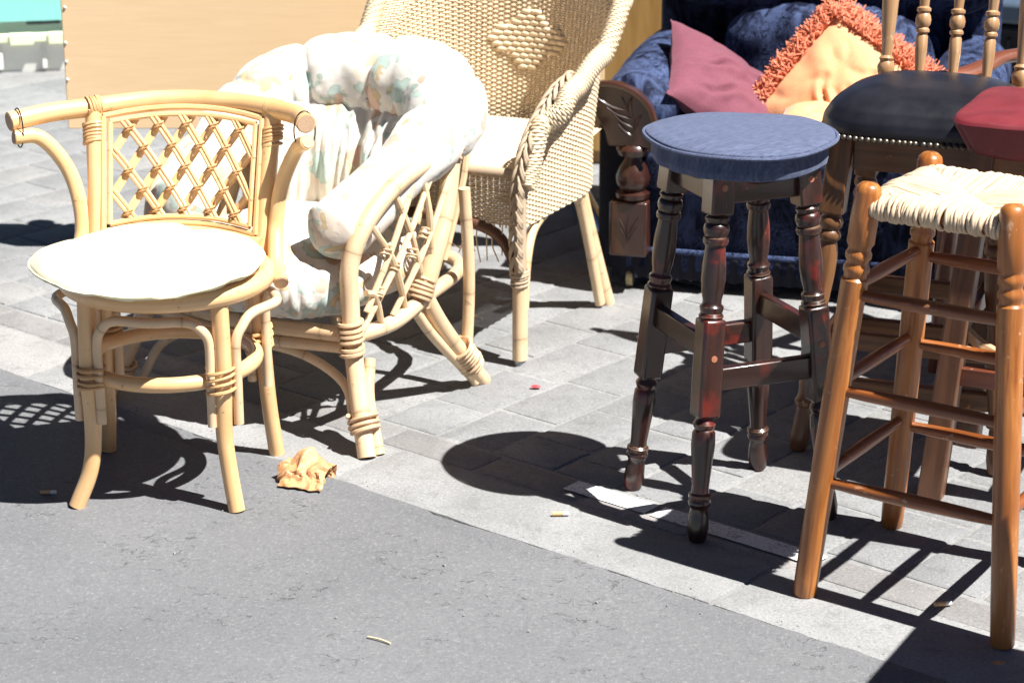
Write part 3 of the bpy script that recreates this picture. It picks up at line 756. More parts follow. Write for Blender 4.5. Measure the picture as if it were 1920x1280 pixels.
# seat and front apron
MB().grid(lambda u, v: (-.262 + .524 * u, -.205 + .46 * v, .422 + .006 * math.sin(math.pi * u) - .02 * math.sin(math.pi * v) + .0014 * math.sin(u * 260)), 120, 8).build('seat', 'wicker', wk, sharp=0)
MB().tube([(-.262, -.215, .418), (.262, -.215, .418)], .013, 12).build('seat_rail', 'wicker_grey', wk)
ap = MB()
for r_ in range(21):
    z = .312 + r_ * pitch - .004; ring = []
    for i in range(61):
        x = -.262 + .524 * i / 60; ph = 1 if ((i // 2 + r_) % 2 == 0) else -1; y = -.222 + (0 if i % 2 else .0036 * ph)
        ring.append([Vector((x, y - .0030, z)), Vector((x, y, z + .0027)), Vector((x, y + .003, z)), Vector((x, y, z - .0027))])
    ap.rings(ring, caps=False, circ=.012, lens=[i * .008 for i in range(61)])
for i in range(31): ap.tube([(-.262 + .524 * i / 30, -.222, .30), (-.262 + .524 * i / 30, -.222, .425)], .0026, 5, smooth=False)
ap.build('apron_weave', 'wicker', wk, sharp=0, kind='stuff')
loose = MB(); rd = random.Random(9)
for k in range(9):
    x = .05 + k * .024; loose.tube([(x, -.224, .31), (x + rd.uniform(-.006, .012), -.23, .27 - rd.random() * .02), (x + rd.uniform(-.01, .025), -.226, .245 - rd.random() * .03)], .0019, 5, sub=3)
loose.build('frayed_ends', 'wicker', wk, kind='stuff')

# ------------------------------------------------------------------ floral rattan armchair + cushion
fc = thing('rattan_armchair', 'pale rattan hoop armchair with lattice side holding floral cushion', 'armchair', (-.44, 4.475, 0), -31.5)
for sx in (1, -1):
    MB().tube([(sx * .335, -.248, 0), (sx * .296, -.215, .10), (sx * .262, -.185, .20), (sx * .252, -.176, .27), (sx * .250, -.172, .36), (sx * .262, -.135, .435), (sx * .272, -.04, .497), (sx * .270, .10, .525), (sx * .262, .21, .555), (sx * .235, .29, .60)], .0185, 14, sub=6).build('arm_pole', 'rattan_pale', fc)
    MB().tube([(sx * .345, -.22, 0), (sx * .305, -.195, .10), (sx * .285, -.16, .17)], .012, 10).build('leg_brace', 'rattan_pale', fc)
    MB().tube([(sx * .262, .185, .535), (sx * .275, .13, .40), (sx * .275, .065, .28), (sx * .268, .05, .22)], [.019, .020, .021, .019], 12).build('rear_support', 'rattan_pale', fc)
    MB().tube([(sx * .268, .045, .26), (sx * .276, .12, .15), (sx * .288, .252, 0)], .019, 12).build('leg', 'rattan_pale', fc)
    MB().tube([(sx * .27, .025, .215), (sx * .274, .085, .145), (sx * .283, .205, .03), (sx * .286, .225, .005)], .011, 10).build('leg_brace', 'rattan_pale', fc)
    MB().tube([(sx * .284, .19, .44), (sx * .288, .20, .25), (sx * .284, .195, .075)], .0125, 10).build('rear_strut', 'rattan_pale', fc)
    helix((sx * .283, .165, .105), (sx * .286, .215, .045), .026, 7, .0042).build('binding', 'binding_pale', fc)
    MB().tube([(sx * .255, -.18, .215), (sx * .272, -.06, .215), (sx * .270, .055, .235)], .016, 12).build('side_rail', 'rattan_pale', fc)
    helix((sx * .268, -.195, .185), (sx * .252, -.178, .255), .0225, 6, .0046).build('binding', 'binding_pale', fc)
    helix((sx * .318, -.228, .045), (sx * .305, -.22, .078), .0285, 3, .0046).build('binding', 'binding_pale', fc)
    helix((sx * .271, .035, .24), (sx * .27, .055, .285), .0235, 5, .0044).build('binding', 'binding_pale', fc)
    helix((sx * .268, .165, .505), (sx * .264, .182, .54), .0215, 4, .0042).build('binding', 'binding_pale', fc)
    # side lattice
    def sidept(y, t):        # t 0 rail, 1 arm pole
        zt = interp([(-.17, .36), (-.12, .455), (-.02, .505), (.10, .525), (.2, .55)], y); zb = .225
        return Vector((sx * (.272 + .006 * math.sin(math.pi * t)), y, zb + (zt - zb) * t))
    for (y0, t0), (y1, t1) in (((-.155, .25), (.03, .97)), ((-.165, .02), (.10, .95)), ((-.06, .02), (.15, .80)), ((-.16, .55), (-.10, .0)), ((-.13, .95), (-.01, .0)), ((-.05, .97), (.055, .05)), ((.05, .97), (.075, .30))):
        MB().tube([sidept(y0, t0), sidept((y0 + y1) / 2, (t0 + t1) / 2) + Vector((sx * .004, 0, .004)), sidept(y1, t1)], .0066, 8, jit=.25).build('lattice_stick', 'rattan_pale', fc)
    for y, tt in ((-.118, .30), (-.062, .42), (.0, .42), (-.09, .62), (.045, .52)):
        p = sidept(y, tt); helix(p + Vector((sx * .002, -.006, -.008)), p + Vector((sx * .002, .006, .008)), .0095, 2.5, .0025).build('knot', 'binding_pale', fc)
MB().tube([(-.25, -.178, .218), (0, -.20, .212), (.25, -.178, .218)], .0165, 12).build('front_rail', 'rattan_pale', fc)
MB().tube([(-.245, -.175, .190), (0, -.198, .180), (.245, -.175, .190)], .0125, 12).build('front_rail', 'rattan_pale', fc)
for sx in (1, -1):
    MB().tube([(0, -.195, .172), (sx * .14, -.188, .162), (sx * .235, -.18, .115), (sx * .272, -.20, .04)], .0095, 10).build('arch_brace', 'rattan_pale', fc)
MB().tube([(-.27, .055, .235), (-.2, .30, .235), (0, .37, .235), (.2, .30, .235), (.27, .055, .235)], .015, 10).build('back_rail', 'rattan_pale', fc)
MB().tube([(-.235, .29, .60), (-.13, .40, .645), (0, .43, .66), (.13, .40, .645), (.235, .29, .60)], .018, 12).build('back_hoop', 'rattan_pale', fc)
for x in (-.15, -.05, .05, .15): MB().tube([(x, .345 - abs(x) * .2, .235), (x * 1.1, .42 - abs(x) * .25, .45), (x, .42 - abs(x) * .22, .645)], .009, 8).build('back_stake', 'rattan_pale', fc)

cu = thing('floral_cushion', 'puffy floral chintz cushion filling the pale rattan armchair', 'cushion', (-.44, 4.475, 0), -31.5)
def roll(path, rad, tufts, seed, nseg=90, nr=30, squash=1.0):
    P = crom(path, sub=20); m = len(P); mb = MB(); rings = []
    for i in range(0, m):
        u = i / (m - 1); d = (P[min(i + 1, m - 1)] - P[max(i - 1, 0)]).normalized(); n1 = d.cross(Vector((0, 0, 1))).normalized(); n2 = n1.cross(d)
        r_ = lerp_list(rad, u); e = min(u, 1 - u); r_ *= min(1, (e / .045 + .0) ** .5 if e < .045 else 1)
        pin_ = sum(math.exp(-((u - t_) / .020) ** 2) for t_ in tufts)
        ring = []
        for k in range(nr):
            a_ = 2 * math.pi * k / nr; dv = n1 * math.cos(a_) + n2 * math.sin(a_)
            q = P[i] + dv * r_
            crease = sum(math.exp(-abs(u - t_) / .06) for t_ in tufts)
            inner = .5 - .5 * math.cos(a_ + 1.1)
            val = sum(math.exp(-abs(u - t_) / .010) for t_ in tufts)
            wv_ = fbm(q + Vector((seed, 0, 0)), 6, 2) * .007 + crease * .0075 * abs(noise.noise(Vector((a_ * 2.6 + seed, u * 26, 2)))) + .0012 * noise.noise(Vector((a_ * 2, u * 60, seed)))
            rr = r_ * (1 - .20 * min(1, val) * (.45 + .55 * inner)) + wv_ - .004
            ring.append(P[i] + dv * max(rr, .002))
        rings.append(ring)
    return mb.rings(rings)
roll([(.186, -.185, .388), (.203, -.10, .432), (.218, .02, .486), (.230, .13, .538), (.202, .25, .582), (.09, .325, .606), (-.09, .325, .606), (-.214, .25, .582), (-.246, .13, .538), (-.222, .02, .486), (-.203, -.10, .432), (-.186, -.185, .388)],
     [.074, .068, .066, .080, .098, .104, .098, .080, .066, .068, .074], [.30, .40, .50, .60, .70], 3, nr=48).build('rim_bolster', 'floral', cu, sharp=0)
def backpad(u, v):
    a_ = (u - .5) * 2.5; w_ = math.sin(math.pi * u) ** .4
    rr = .255; cx = rr * math.sin(a_); cy = .00 + .235 * math.cos(a_)
    z = .30 + .28 * v
    bul = .075 * math.sin(math.pi * v) ** .6 * (1 - .35 * math.exp(-((u - .5) / .03) ** 2) - .30 * math.exp(-((u - .27) / .03) ** 2) - .30 * math.exp(-((u - .73) / .03) ** 2))
    tuck = .020 * (abs(noise.noise(Vector((u * 16, v * 1.4, 4)))) ** .7 - .3) + .006 * noise.noise(Vector((u * 40, v * 3, 4)))
    k = 1 - (bul + tuck) / rr
    lean = .07 * v
    return (cx * k * .90, cy * k + lean * .7, z + .02 * math.sin(math.pi * v) + .006 * fbm((u * 4, v * 4, 1), 2))
MB().grid(backpad, 140, 36).build('back_pad', 'floral', cu, sharp=0)
def seatpad(u, v):
    a_ = u * 2 * math.pi; e = (v - .5) * math.pi; p_ = 3.2
    ca = math.copysign(abs(math.cos(a_)) ** (2 / p_), math.cos(a_)); sa = math.copysign(abs(math.sin(a_)) ** (2 / p_), math.sin(a_)); ce = abs(math.cos(e)) ** .62; se = math.copysign(abs(math.sin(e)) ** .8, math.sin(e))
    P = Vector((.240 * ce * ca, .262 * ce * sa, .080 * se)); rr = math.hypot(P.x, P.y)
    front = max(0, -sa) ** 2
    pl_ = .018 * (abs(noise.noise(Vector((a_ * 7, v * 1.6, 1)))) ** .7 - .35) * ce * (1 if v < .85 else .4) * (.4 + front)
    P += Vector((ca, sa, 0)) * pl_
    P.z += .012 * fbm((P.x, P.y, 2), 7) * (1 if v > .5 else .3) - .018 * math.exp(-(rr / .05) ** 2) * (v > .5)
    return P + Vector((0, -.008, .298))
MB().grid(seatpad, 200, 40, cu=True).build('seat_pad', 'floral', cu, sharp=0)
for k, (x, y, z) in enumerate(((.0, .30, .575), (-.14, .25, .56), (.14, .25, .56))):
    MB().lathe([(0, .002), (.004, .011), (.008, .008), (.01, 0)], 12, axis((x, y - .045, z), (x * .8, y - .2, z + .02))).build('button', 'floral', cu)

# ------------------------------------------------------------------ honey rattan chair + cream cushion
rc = thing('rattan_chair', 'honey rattan chair with round seat and diamond lattice back', 'chair', (-.64, 3.985, 0), -4)
RZ = .406
def circ(r, z, n=24, a0=0): return [(r * math.cos(2 * math.pi * k / n + a0), r * math.sin(2 * math.pi * k / n + a0), z) for k in range(n)]
MB().tube(circ(.183, RZ), .0185, 14, closed=True, sub=4).build('seat_ring', 'rattan', rc)
MB().tube(circ(.172, RZ + .022), .0105, 10, closed=True, sub=4).build('seat_ring', 'rattan', rc)
sc_ = MB(); sc_.grid(lambda u, v: (.168 * v * math.cos(2 * math.pi * u), .168 * v * math.sin(2 * math.pi * u), RZ + .012 - .012 * (1 - v * v)), 40, 8, cu=True); sc_.build('cane_seat', 'binding', rc)
MB().tube(circ(.158, .243, 24), .0145, 12, closed=True, sub=4).build('stretcher_ring', 'rattan', rc)
LEG = {}
for nme, sx, sy in (('fl', -1, -1), ('fr', 1, -1), ('bl', -1, 1), ('br', 1, 1)):
    if sy < 0: pts = [(sx * .122, -.128, RZ - .012), (sx * .125, -.132, .26), (sx * .122, -.132, .15), (sx * .130, -.136, .07), (sx * .150 - .008, -.145, -.003)]
    else: pts = [(sx * .145, .10, RZ - .01), (sx * .152, .112, .26), (sx * .158, .125, .12), (sx * .168, .140, .0)]
    lo = MB().tube(pts, [.0165, .0162, .0160, .0155, .0158], 14, sub=7).build('leg', 'rattan', rc)
    f = Vector(pts[-1]); MB().lathe([(0, .013), (.006, .0145), (.008, .012)], 14, Matrix.Translation((f.x, f.y, f.z - .003))).build('rubber_foot', 'rubber', lo)
    h0 = Vector(pts[1]) + Vector((0, 0, -.045)); h1 = Vector(pts[1]) + Vector((0, 0, .012))
    helix(h0 + Vector((-sx * .006, 0, .01)), h1 + Vector((-sx * .006, 0, 0)), .0255, 4, .0034).build('binding', 'binding', rc)
def ubrace(p, q, bow):
    p, q = Vector(p), Vector(q); mid = (p + q) / 2; o_ = Vector((mid.x, mid.y, 0)).normalized() * bow; d = (q - p).normalized()
    pts = [p + Vector((0, 0, .160)), p + Vector((0, 0, .24)), p + Vector((0, 0, .315)), p + d * .012 + o_ * .2 + Vector((0, 0, .345)), p + d * .038 + o_ * .45 + Vector((0, 0, .362)), mid + o_ + Vector((0, 0, .364)), q - d * .038 + o_ * .45 + Vector((0, 0, .362)), q - d * .012 + o_ * .2 + Vector((0, 0, .345)), q + Vector((0, 0, .315)), q + Vector((0, 0, .24)), q + Vector((0, 0, .160))]
    return MB().tube(pts, .0095, 10, sub=5).build('bent_brace', 'rattan_pale', rc)
ubrace((-.103, -.140, 0), (.103, -.140, 0), .028)
ubrace((.148, -.122, 0), (.165, .09, 0), .05); ubrace((-.148, -.122, 0), (-.165, .09, 0), .05)
ubrace((-.130, .115, 0), (.130, .115, 0), .03)
TP = [(-.312, .112, .664), (-.25, .163, .671), (-.18, .205, .673), (-.09, .246, .678), (0, .258, .680), (.09, .244, .679), (.170, .203, .677), (.226, .155, .675), (.252, .100, .672)]
tr = MB().tube(TP, .0185, 16, sub=8).build('top_rail', 'rattan', rc)
for p, q in ((TP[0], TP[1]), (TP[-1], TP[-2])):
    MB().lathe([(-.001, 0), (-.001, .0165), (.002, .0165)], 16, axis(p, q)).build('cut_end', 'cane_end', tr)
APL = [(-.303, .106, .636), (-.262, .132, .630), (-.222, .145, .580), (-.198, .14, .52), (-.187, .118, .45), (-.197, .075, .40)]
APR = [(.254, .094, .639), (.228, .122, .615), (.197, .13, .545), (.186, .118, .47), (.192, .07, .415), (.210, .018, .388)]
for A_ in (APL, APR):
    am = MB().tube(A_, .0145, 14, sub=7).build('arm', 'rattan', rc)
    for e0, e1 in ((0, 1), (-1, -2)): MB().lathe([(-.0012, 0), (-.0012, .0125), (.002, .0125)], 14, axis(A_[e0], A_[e1])).build('cut_end', 'cane_end', am)
for A_, T0 in ((APL[0], TP[0]), (APR[0], TP[-1])):
    m_ = (Vector(A_) + Vector(T0)) / 2; T1 = TP[1] if T0 is TP[0] else TP[-2]; d_ = (Vector(T1) - Vector(T0)).normalized(); pp = d_.cross(Vector((0, 0, 1))).normalized()
    loop = [m_ + d_ * .014 + pp * (.0205 * math.cos(q)) + Vector((0, 0, .0375 * math.sin(q))) for q in [k * math.pi / 8 for k in range(16)]]
    MB().tube(loop, .0014, 6, closed=True, sub=2).build('wire_tie', 'black_metal', rc)
PO = {}
for sx in (-1, 1):
    pb = (sx * .160, .112, RZ); pt_ = (sx * .173, .200, .668)
    MB().tube([pb, (sx * .163, .150, .52), pt_], [.0185, .0175, .017], 14, sub=8).build('back_post', 'rattan', rc)
    helix((sx * .1705, .184, .610), (sx * .1718, .194, .645), .0192, 6, .0036).build('binding', 'binding', rc)
    helix((sx * .162, .210, .6755), (sx * .186, .197, .674), .0192, 5, .0030).build('binding', 'binding', rc)
def panel(x, h, off=0):            # x metres across, h 0..1 up
    k = x / .148; yb = .117 + .078 * h; z = .452 + .207 * h
    return Vector((x * (1 + .05 * h), yb + .050 * (1 - k * k) + off, z + .010 * (1 - k * k) * (1 if h > .5 else .9)))
PH = .207
def pth(a, b, off, n=8): return [panel(a[0] + (b[0] - a[0]) * i / n, a[1] + (b[1] - a[1]) * i / n, off) for i in range(n + 1)]
for e, (ra, m) in enumerate(((.0062, 0), (.0055, .012))):
    x = .146 - m; hh = m / PH
    for a_, b_ in (((-x, 1 - hh), (x, 1 - hh)), ((-x, hh), (x, hh)), ((-x, hh), (-x, 1 - hh)), ((x, hh), (x, 1 - hh))):
        MB().tube(pth(a_, b_, -.004 if e == 0 else -.007), ra, 8, smooth=False).build('lattice_frame', 'rattan', rc)
MB().tube([panel(-.16, -.075), panel(-.08, -.085), panel(0, -.09), panel(.08, -.085), panel(.16, -.075)], .0145, 12).build('lower_rail', 'rattan', rc)
cxw, chh = .0255, .0375
def clip(x0, slope):               # line x = x0 + slope*h(m) inside the panel
    pts = []
    X_, H0, H1 = .132, .014, PH - .014
    for hh in (H0, H1): 
        x = x0 + slope * hh
        if abs(x) <= X_: pts.append((x, hh))
    for x in (-X_, X_):
        hh = (x - x0) / slope
        if H0 < hh < H1: pts.append((x, hh))
    pts = sorted(set((round(a_, 5), round(b_, 5)) for a_, b_ in pts), key=lambda q: q[1])
    return pts if len(pts) == 2 and pts[1][1] - pts[0][1] > .02 else None
sl = cxw / chh
for k in range(-9, 10):
    for fam in (0, 1):
        x0 = k * 2 * cxw - (.0 if fam else 0); sgn = -1 if fam == 0 else 1
        c_ = clip(x0 - sgn * sl * PH / 2, sgn * sl)
        if not c_: continue
        a_, b_ = [(q[0], q[1] / PH) for q in c_]
        if fam == 0:
            for d_ in (-.0042, .0042): MB().tube(pth((a_[0] + d_, a_[1]), (b_[0] + d_, b_[1]), -.009), .0040, 7, smooth=False).build('lattice_strand', 'rattan', rc)
        else: MB().tube(pth(a_, b_, .001), .0078, 8, smooth=False, flat=.45, up=(0, 1, 0)).build('lattice_slat', 'rattan', rc)
kn = MB()
for sh in (-.0026, .0026): kn.tube([(.0080 * math.cos(q) + sh * .4, -.0065 + .0085 * math.sin(q), sh + .003 * math.cos(q)) for q in [k * math.pi / 6 for k in range(12)]], .0018, 5, closed=True, sub=1)
knm = kn.mesh('knot'); knm.materials.append(MT['binding'])
for j in range(-2, 3):
    for k in range(-5, 6):
        if (j % 2 == 0) != (k % 2 == 0): continue
        x = k * cxw; hm_ = PH / 2 + j * chh
        if abs(x) < .125: link('knot', knm, rc, loc=panel(x, hm_ / PH, -.003))

cc = MB()
def cush(u, v):
    a_ = u * 2 * math.pi; e = (v - .5) * math.pi
    rr = .208 * (1 + .03 * math.sin(2 * a_ + .5) + .045 * noise.noise(Vector((math.cos(a_) * 1.6, math.sin(a_) * 1.6, 3))))
    if math.sin(a_) > .3 and math.cos(a_) > -.2: rr *= 1 - .30 * math.exp(-((a_ - 1.0) / .32) ** 2)
    ce = abs(math.cos(e)) ** .55; se = math.copysign(abs(math.sin(e)) ** .9, math.sin(e))
    x, y = rr * ce * math.cos(a_), rr * ce * math.sin(a_); q = math.hypot(x, y) / .2
    z = .035 * se * (1 - .30 * q) - .022 * max(0, q - .75) * 4 * .5 + .010 * noise.noise(Vector((x * 7, y * 7, 1))) +   .006 * q * q * noise.noise(Vector((a_ * 3.1, v * 3, 2))) + .002 * q * noise.noise(Vector((a_ * 13, v * 4, 2)))
    z += .006 * math.sin(a_ * 2 + .6) * q
    return (x - .008, y - .01, z)
co_ = cc.grid(cush, 120, 28, cu=True).build('seat_cushion', 'cream', None, sharp=0)
co_.location = (-.660, 3.955, .455); MB().tube([Vector(cush(k / 90, .5)) * 1.004 for k in range(90)], .0026, 6, closed=True, sub=1).build('piped_seam', 'cream', co_)
tag(co_, 'thin cream seat cushion on the honey rattan chair', 'cushion')

# ------------------------------------------------------------------ pub stool with blue seat
ps = thing('pub_stool', 'dark mahogany bar stool with round denim-blue padded seat', 'bar stool', (.403, 3.860, 0), 22.5)
HB, HT, ZT = .134, .082, .665
def leg_axis(sx, sy, z): k = z / ZT; h = HB + (HT - HB) * k; return Vector((sx * h, sy * h, z))
upper = [(.398, .014), (.404, .019), (.410, .0225), (.416, .019), (.421, .0205), (.427, .0215), (.432, .017), (.438, .0165), (.452, .0195), (.475, .0215), (.500, .021), (.525, .0185), (.535, .0175), (.538, .0215), (.544, .023), (.549, .0215), (.551, .0185), (.556, .0215), (.564, .0232), (.572, .0215), (.575, .018), (.579, .0205), (.584, .0215), (.589, .0165), (.592, .016)]
lower = [(0, .014), (.004, .0165), (.025, .0195), (.048, .0175), (.060, .0155), (.064, .0175), (.068, .020), (.073, .0205), (.078, .018), (.081, .0205), (.086, .0205), (.090, .016), (.100, .0155), (.140, .0185), (.178, .0215), (.200, .0205), (.206, .0165), (.210, .019), (.216, .0205), (.221, .018), (.226, .0145), (.232, .014)]
for sx in (-1, 1):
    for sy in (-1, 1):
        M_ = axis(leg_axis(sx, sy, 0), leg_axis(sx, sy, ZT))
        lg = MB().lathe(lower + upper, 22, M_).build('leg', 'mahogany', ps)
        c0 = leg_axis(sx, sy, .315); dirv = (leg_axis(sx, sy, .5) - leg_axis(sx, sy, .2)).normalized()
        Q = Matrix.Translation(c0) @ Vector((0, 0, 1)).rotation_difference(dirv).to_matrix().to_4x4()
        MB().box((0, 0, 0), (.043, .043, .178), Q).build('square_block', 'mahogany', lg, bev=.006)
        c1 = leg_axis(sx, sy, .628); Q1 = Matrix.Translation(c1) @ Vector((0, 0, 1)).rotation_difference(dirv).to_matrix().to_4x4()
        MB().box((0, 0, 0), (.044, .044, .084), Q1).build('top_block', 'mahogany', lg, bev=.004)
        for z, Qm in ((.006, Q1), (.02, Q)):
            for ax in ((0, -1), (1, 0)):
                d3 = Vector((ax[0], ax[1], 0)); p = Qm @ Vector((ax[0] * .0218, ax[1] * .0218, z)); q = Qm @ Vector((ax[0] * .024, ax[1] * .024, z))
                MB().lathe([(0, .006), (.0009, .0058), (.0012, 0)], 14, axis(p, q)).build('wood_plug', 'plug', lg)
for sy in (-1, 1):
    p, q = leg_axis(-1, sy, .292), leg_axis(1, sy, .292); MB().box((0, p.y, .292), (q.x - p.x - .038, .020, .042)).build('stretcher', 'mahogany', ps, bev=.003)
    p, q = leg_axis(-1, sy, .630), leg_axis(1, sy, .630); MB().box((0, p.y, .634), (q.x - p.x - .04, .018, .062)).build('apron', 'mahogany', ps, bev=.002)
for sx in (-1, 1):
    p, q = leg_axis(sx, -1, .350), leg_axis(sx, 1, .350); MB().box((p.x, 0, .350), (.020, q.y - p.y - .038, .042)).build('stretcher', 'mahogany', ps, bev=.003)
    p, q = leg_axis(sx, -1, .630), leg_axis(sx, 1, .630); MB().box((p.x, 0, .634), (.018, q.y - p.y - .04, .062)).build('apron', 'mahogany', ps, bev=.002)
MB().lathe([(.606, 0), (.606, .045), (.615, .07), (.635, .098), (.655, .115), (.664, .118)], 40).build('seat_bowl', 'mahogany', ps)
seat = MB()
def seatf(u, v):
    a_ = u * 2 * math.pi
    prof = [(0, .654), (.08, .653), (.142, .652), (.153, .655), (.155, .666), (.153, .680), (.152, .692), (.168, .6975), (.166, .704), (.155, .708), (.12, .7135), (.06, .7165), (0, .717)]
    x = v * (len(prof) - 1); i = min(int(x), len(prof) - 2); f = x - i; r_ = prof[i][0] + (prof[i + 1][0] - prof[i][0]) * f; z = prof[i][1] + (prof[i + 1][1] - prof[i][1]) * f
    wob = 1 + .008 * math.sin(3 * a_ + 1) + .004 * math.sin(7 * a_) * (1 if v < .55 else .2)
    sg = min(1, r_ / .1) * .0025 * noise.noise(Vector((math.cos(a_) * 2, math.sin(a_) * 2, v * 3))) + (.0018 * math.sin(a_ * 11 + 4 * math.sin(a_ * 2)) if .2 < v < .55 else 0)
    return ((r_ + sg) * wob * math.cos(a_), (r_ + sg) * wob * math.sin(a_), z + (.0025 * math.sin(2 * a_ + 2.4) + .0012 * math.sin(5 * a_)) * min(1, r_ / .168) ** 2)
sp_ = seat.grid(seatf, 96, 48, cu=True).build('padded_seat', 'denim', ps, sharp=0)
MB().tube([((.1705) * (1 + .008 * math.sin(3 * a_ + 1)) * math.cos(a_), .1705 * (1 + .008 * math.sin(3 * a_ + 1)) * math.sin(a_), .6985 + .0025 * math.sin(2 * a_ + 2.4) + .0012 * math.sin(5 * a_)) for a_ in [k * 2 * math.pi / 48 for k in range(48)]], .0034, 8, closed=True, sub=2).build('piping', 'denim', sp_)

# ------------------------------------------------------------------ spindle-back bar chair with black leather seat
sc = thing('spindle_chair', 'oak spindle-back bar chair with studded black leather seat', 'bar chair', (.818, 4.262, 0), -20)
hw, hd = .172, .180
prof_leg = [(0, .013), (.005, .017), (.03, .0195), (.075, .015), (.09, .013), (.094, .019), (.102, .0205), (.108, .017), (.12, .015), (.18, .021), (.22, .0215), (.24, .016), (.244, .0205), (.252, .021), (.257, .016), (.28, .016), (.36, .022), (.40, .0225), (.425, .017), (.43, .022), (.437, .0235), (.444, .0215), (.448, .018), (.456, .023), (.464, .024), (.472, .021), (.476, .018), (.48, .018)]
for sx in (-1, 1):
    for sy in (-1, 1):
        p0 = Vector((sx * (hw + .022), sy * (hd + .028), 0)); p1 = Vector((sx * (hw - .028), sy * (hd - .030), .625))
        M_ = axis(p0, p1); lg = MB().lathe(prof_leg, 18, M_).build('leg', 'oak', sc)
        c1 = p0.lerp(p1, .88); Q1 = Matrix.Translation(c1) @ Vector((0, 0, 1)).rotation_difference((p1 - p0).normalized()).to_matrix().to_4x4()
        MB().box((0, 0, 0), (.046, .046, .150), Q1).build('leg_block', 'oak', lg, bev=.004)
for sy in (-1, 1):
    MB().box((0, sy * (hd - .026), .595), (2 * hw - .10, .020, .062)).build('apron', 'oak', sc, bev=.003)
    for z in (.14, .235): MB().box((0, sy * (hd + .014), z), (2 * hw + .0, .020, .038)).build('stretcher', 'oak', sc, bev=.005)
for sx in (-1, 1):
    MB().box((sx * (hw - .024), 0, .595), (.020, 2 * hd - .10, .062)).build('apron', 'oak', sc, bev=.003)
    MB().box((sx * (hw + .008), 0, .185), (.020, 2 * hd, .038)).build('stretcher', 'oak', sc, bev=.005)
def bseat(u, v):
    a_ = u * 2 * math.pi; p_ = 4.2
    ca = math.copysign(abs(math.cos(a_)) ** (2 / p_), math.cos(a_)); sa = math.copysign(abs(math.sin(a_)) ** (2 / p_), math.sin(a_))
    prof = [(0, .622), (.94, .622), (1.0, .628), (1.015, .645), (1.0, .660), (.93, .682), (.78, .703), (.55, .718), (.28, .725), (0, .727)]
    x = v * (len(prof) - 1); i = min(int(x), len(prof) - 2); f = x - i; r_ = prof[i][0] + (prof[i + 1][0] - prof[i][0]) * f; z = prof[i][1] + (prof[i + 1][1] - prof[i][1]) * f
    return (hw * 1.12 * r_ * ca * (1 - .04 * sa), (hd + .01) * r_ * sa, z - (.018 * max(0, r_ * sa) if z > .64 else 0))
MB().grid(bseat, 80, 40, cu=True).build('leather_seat', 'black_leather', sc, sharp=0, sub=1)
nl = MB().lathe([(0, .0055), (.002, .0052), (.0045, .003), (.0055, 0)], 10).mesh('stud'); nl.materials.append(MT['nail'])
per = [Vector(bseat(k / 4000, .232)) for k in range(4000)]
L_ = 0; nxt = 0
for k in range(4000):
    a_, b_ = per[k], per[(k + 1) % 4000]; L_ += (b_ - a_).length
    if L_ >= nxt:
        n3 = Vector((b_.y - a_.y, a_.x - b_.x, 0)).normalized()
        link('stud', nl, sc, loc=a_ + n3 * .0035 + Vector((0, 0, .001)), rot=n3.to_track_quat('Z', 'Y').to_euler()); nxt += .0118
def spindle(x, y, r, base_z, lean):
    pr_ = [(0, .45), (.02, .8), (.028, 1.0), (.034, .62), (.045, .95), (.058, 1.05), (.068, .75), (.074, .9), (.08, .62), (.10, .66), (.16, .9), (.20, 1.0), (.232, .8), (.238, 1.1), (.246, 1.1), (.25, .75), (.30, .95), (.34, .95), (.40, .7)] if r > .013 else \
          [(0, .48), (.06, .62), (.12, .98), (.150, .95), (.155, .70), (.159, 1.12), (.164, 1.12), (.168, .85), (.174, 1.2), (.184, 1.28), (.193, 1.1), (.197, .85), (.201, 1.15), (.206, 1.15), (.210, .75), (.25, .95), (.31, .95), (.36, .6), (.40, .5)]
    return MB().lathe([(z, r * q) for z, q in pr_], 16, axis((x, y, base_z), (x * 1.05, y + lean, base_z + .4)))
for k, x in enumerate((-.134, -.067, 0, .067, .134)):
    e = abs(x) > .12
    spindle(x, hd + .012 - .0 * e, .0172 if e else .0125, .636 if e else .608, .075).build('back_post' if e else 'spindle', 'spindle', sc)
MB().box((0, hd + .095, 1.045), (.36, .024, .075)).build('crest_rail', 'spindle', sc, bev=.008)
MB().box((0, hd - .005, .655), (.32, .045, .036)).build('seat_rail', 'oak', sc, bev=.004)

# ------------------------------------------------------------------ red leather stool
rs = thing('red_stool', 'square red leather stool with square splayed wooden legs at right edge', 'stool', (1.000, 3.965, 0), -24)
def rseat(u, v):
    a_ = u * 2 * math.pi; p_ = 7
    ca = math.copysign(abs(math.cos(a_)) ** (2 / p_), math.cos(a_)); sa = math.copysign(abs(math.sin(a_)) ** (2 / p_), math.sin(a_))
    prof = [(0, .652), (.80, .652), (.84, .656), (.975, .703), (1.0, .714), (.975, .720), (.8, .725), (.4, .730), (0, .731)]
    x = v * (len(prof) - 1); i = min(int(x), len(prof) - 2); f = x - i; r_ = prof[i][0] + (prof[i + 1][0] - prof[i][0]) * f; z = prof[i][1] + (prof[i + 1][1] - prof[i][1]) * f
    fold = -.010 * math.exp(-((abs(ca) - abs(sa)) / .05) ** 2) * (1 if .2 < v < .45 else 0)
    return ((.180 * r_ + fold) * ca, (.170 * r_ + fold) * sa, z + .003 * noise.noise(Vector((ca * 3, sa * 3, v * 3))))
MB().grid(rseat, 96, 32, cu=True).build('leather_seat', 'red_leather', rs, sharp=0)
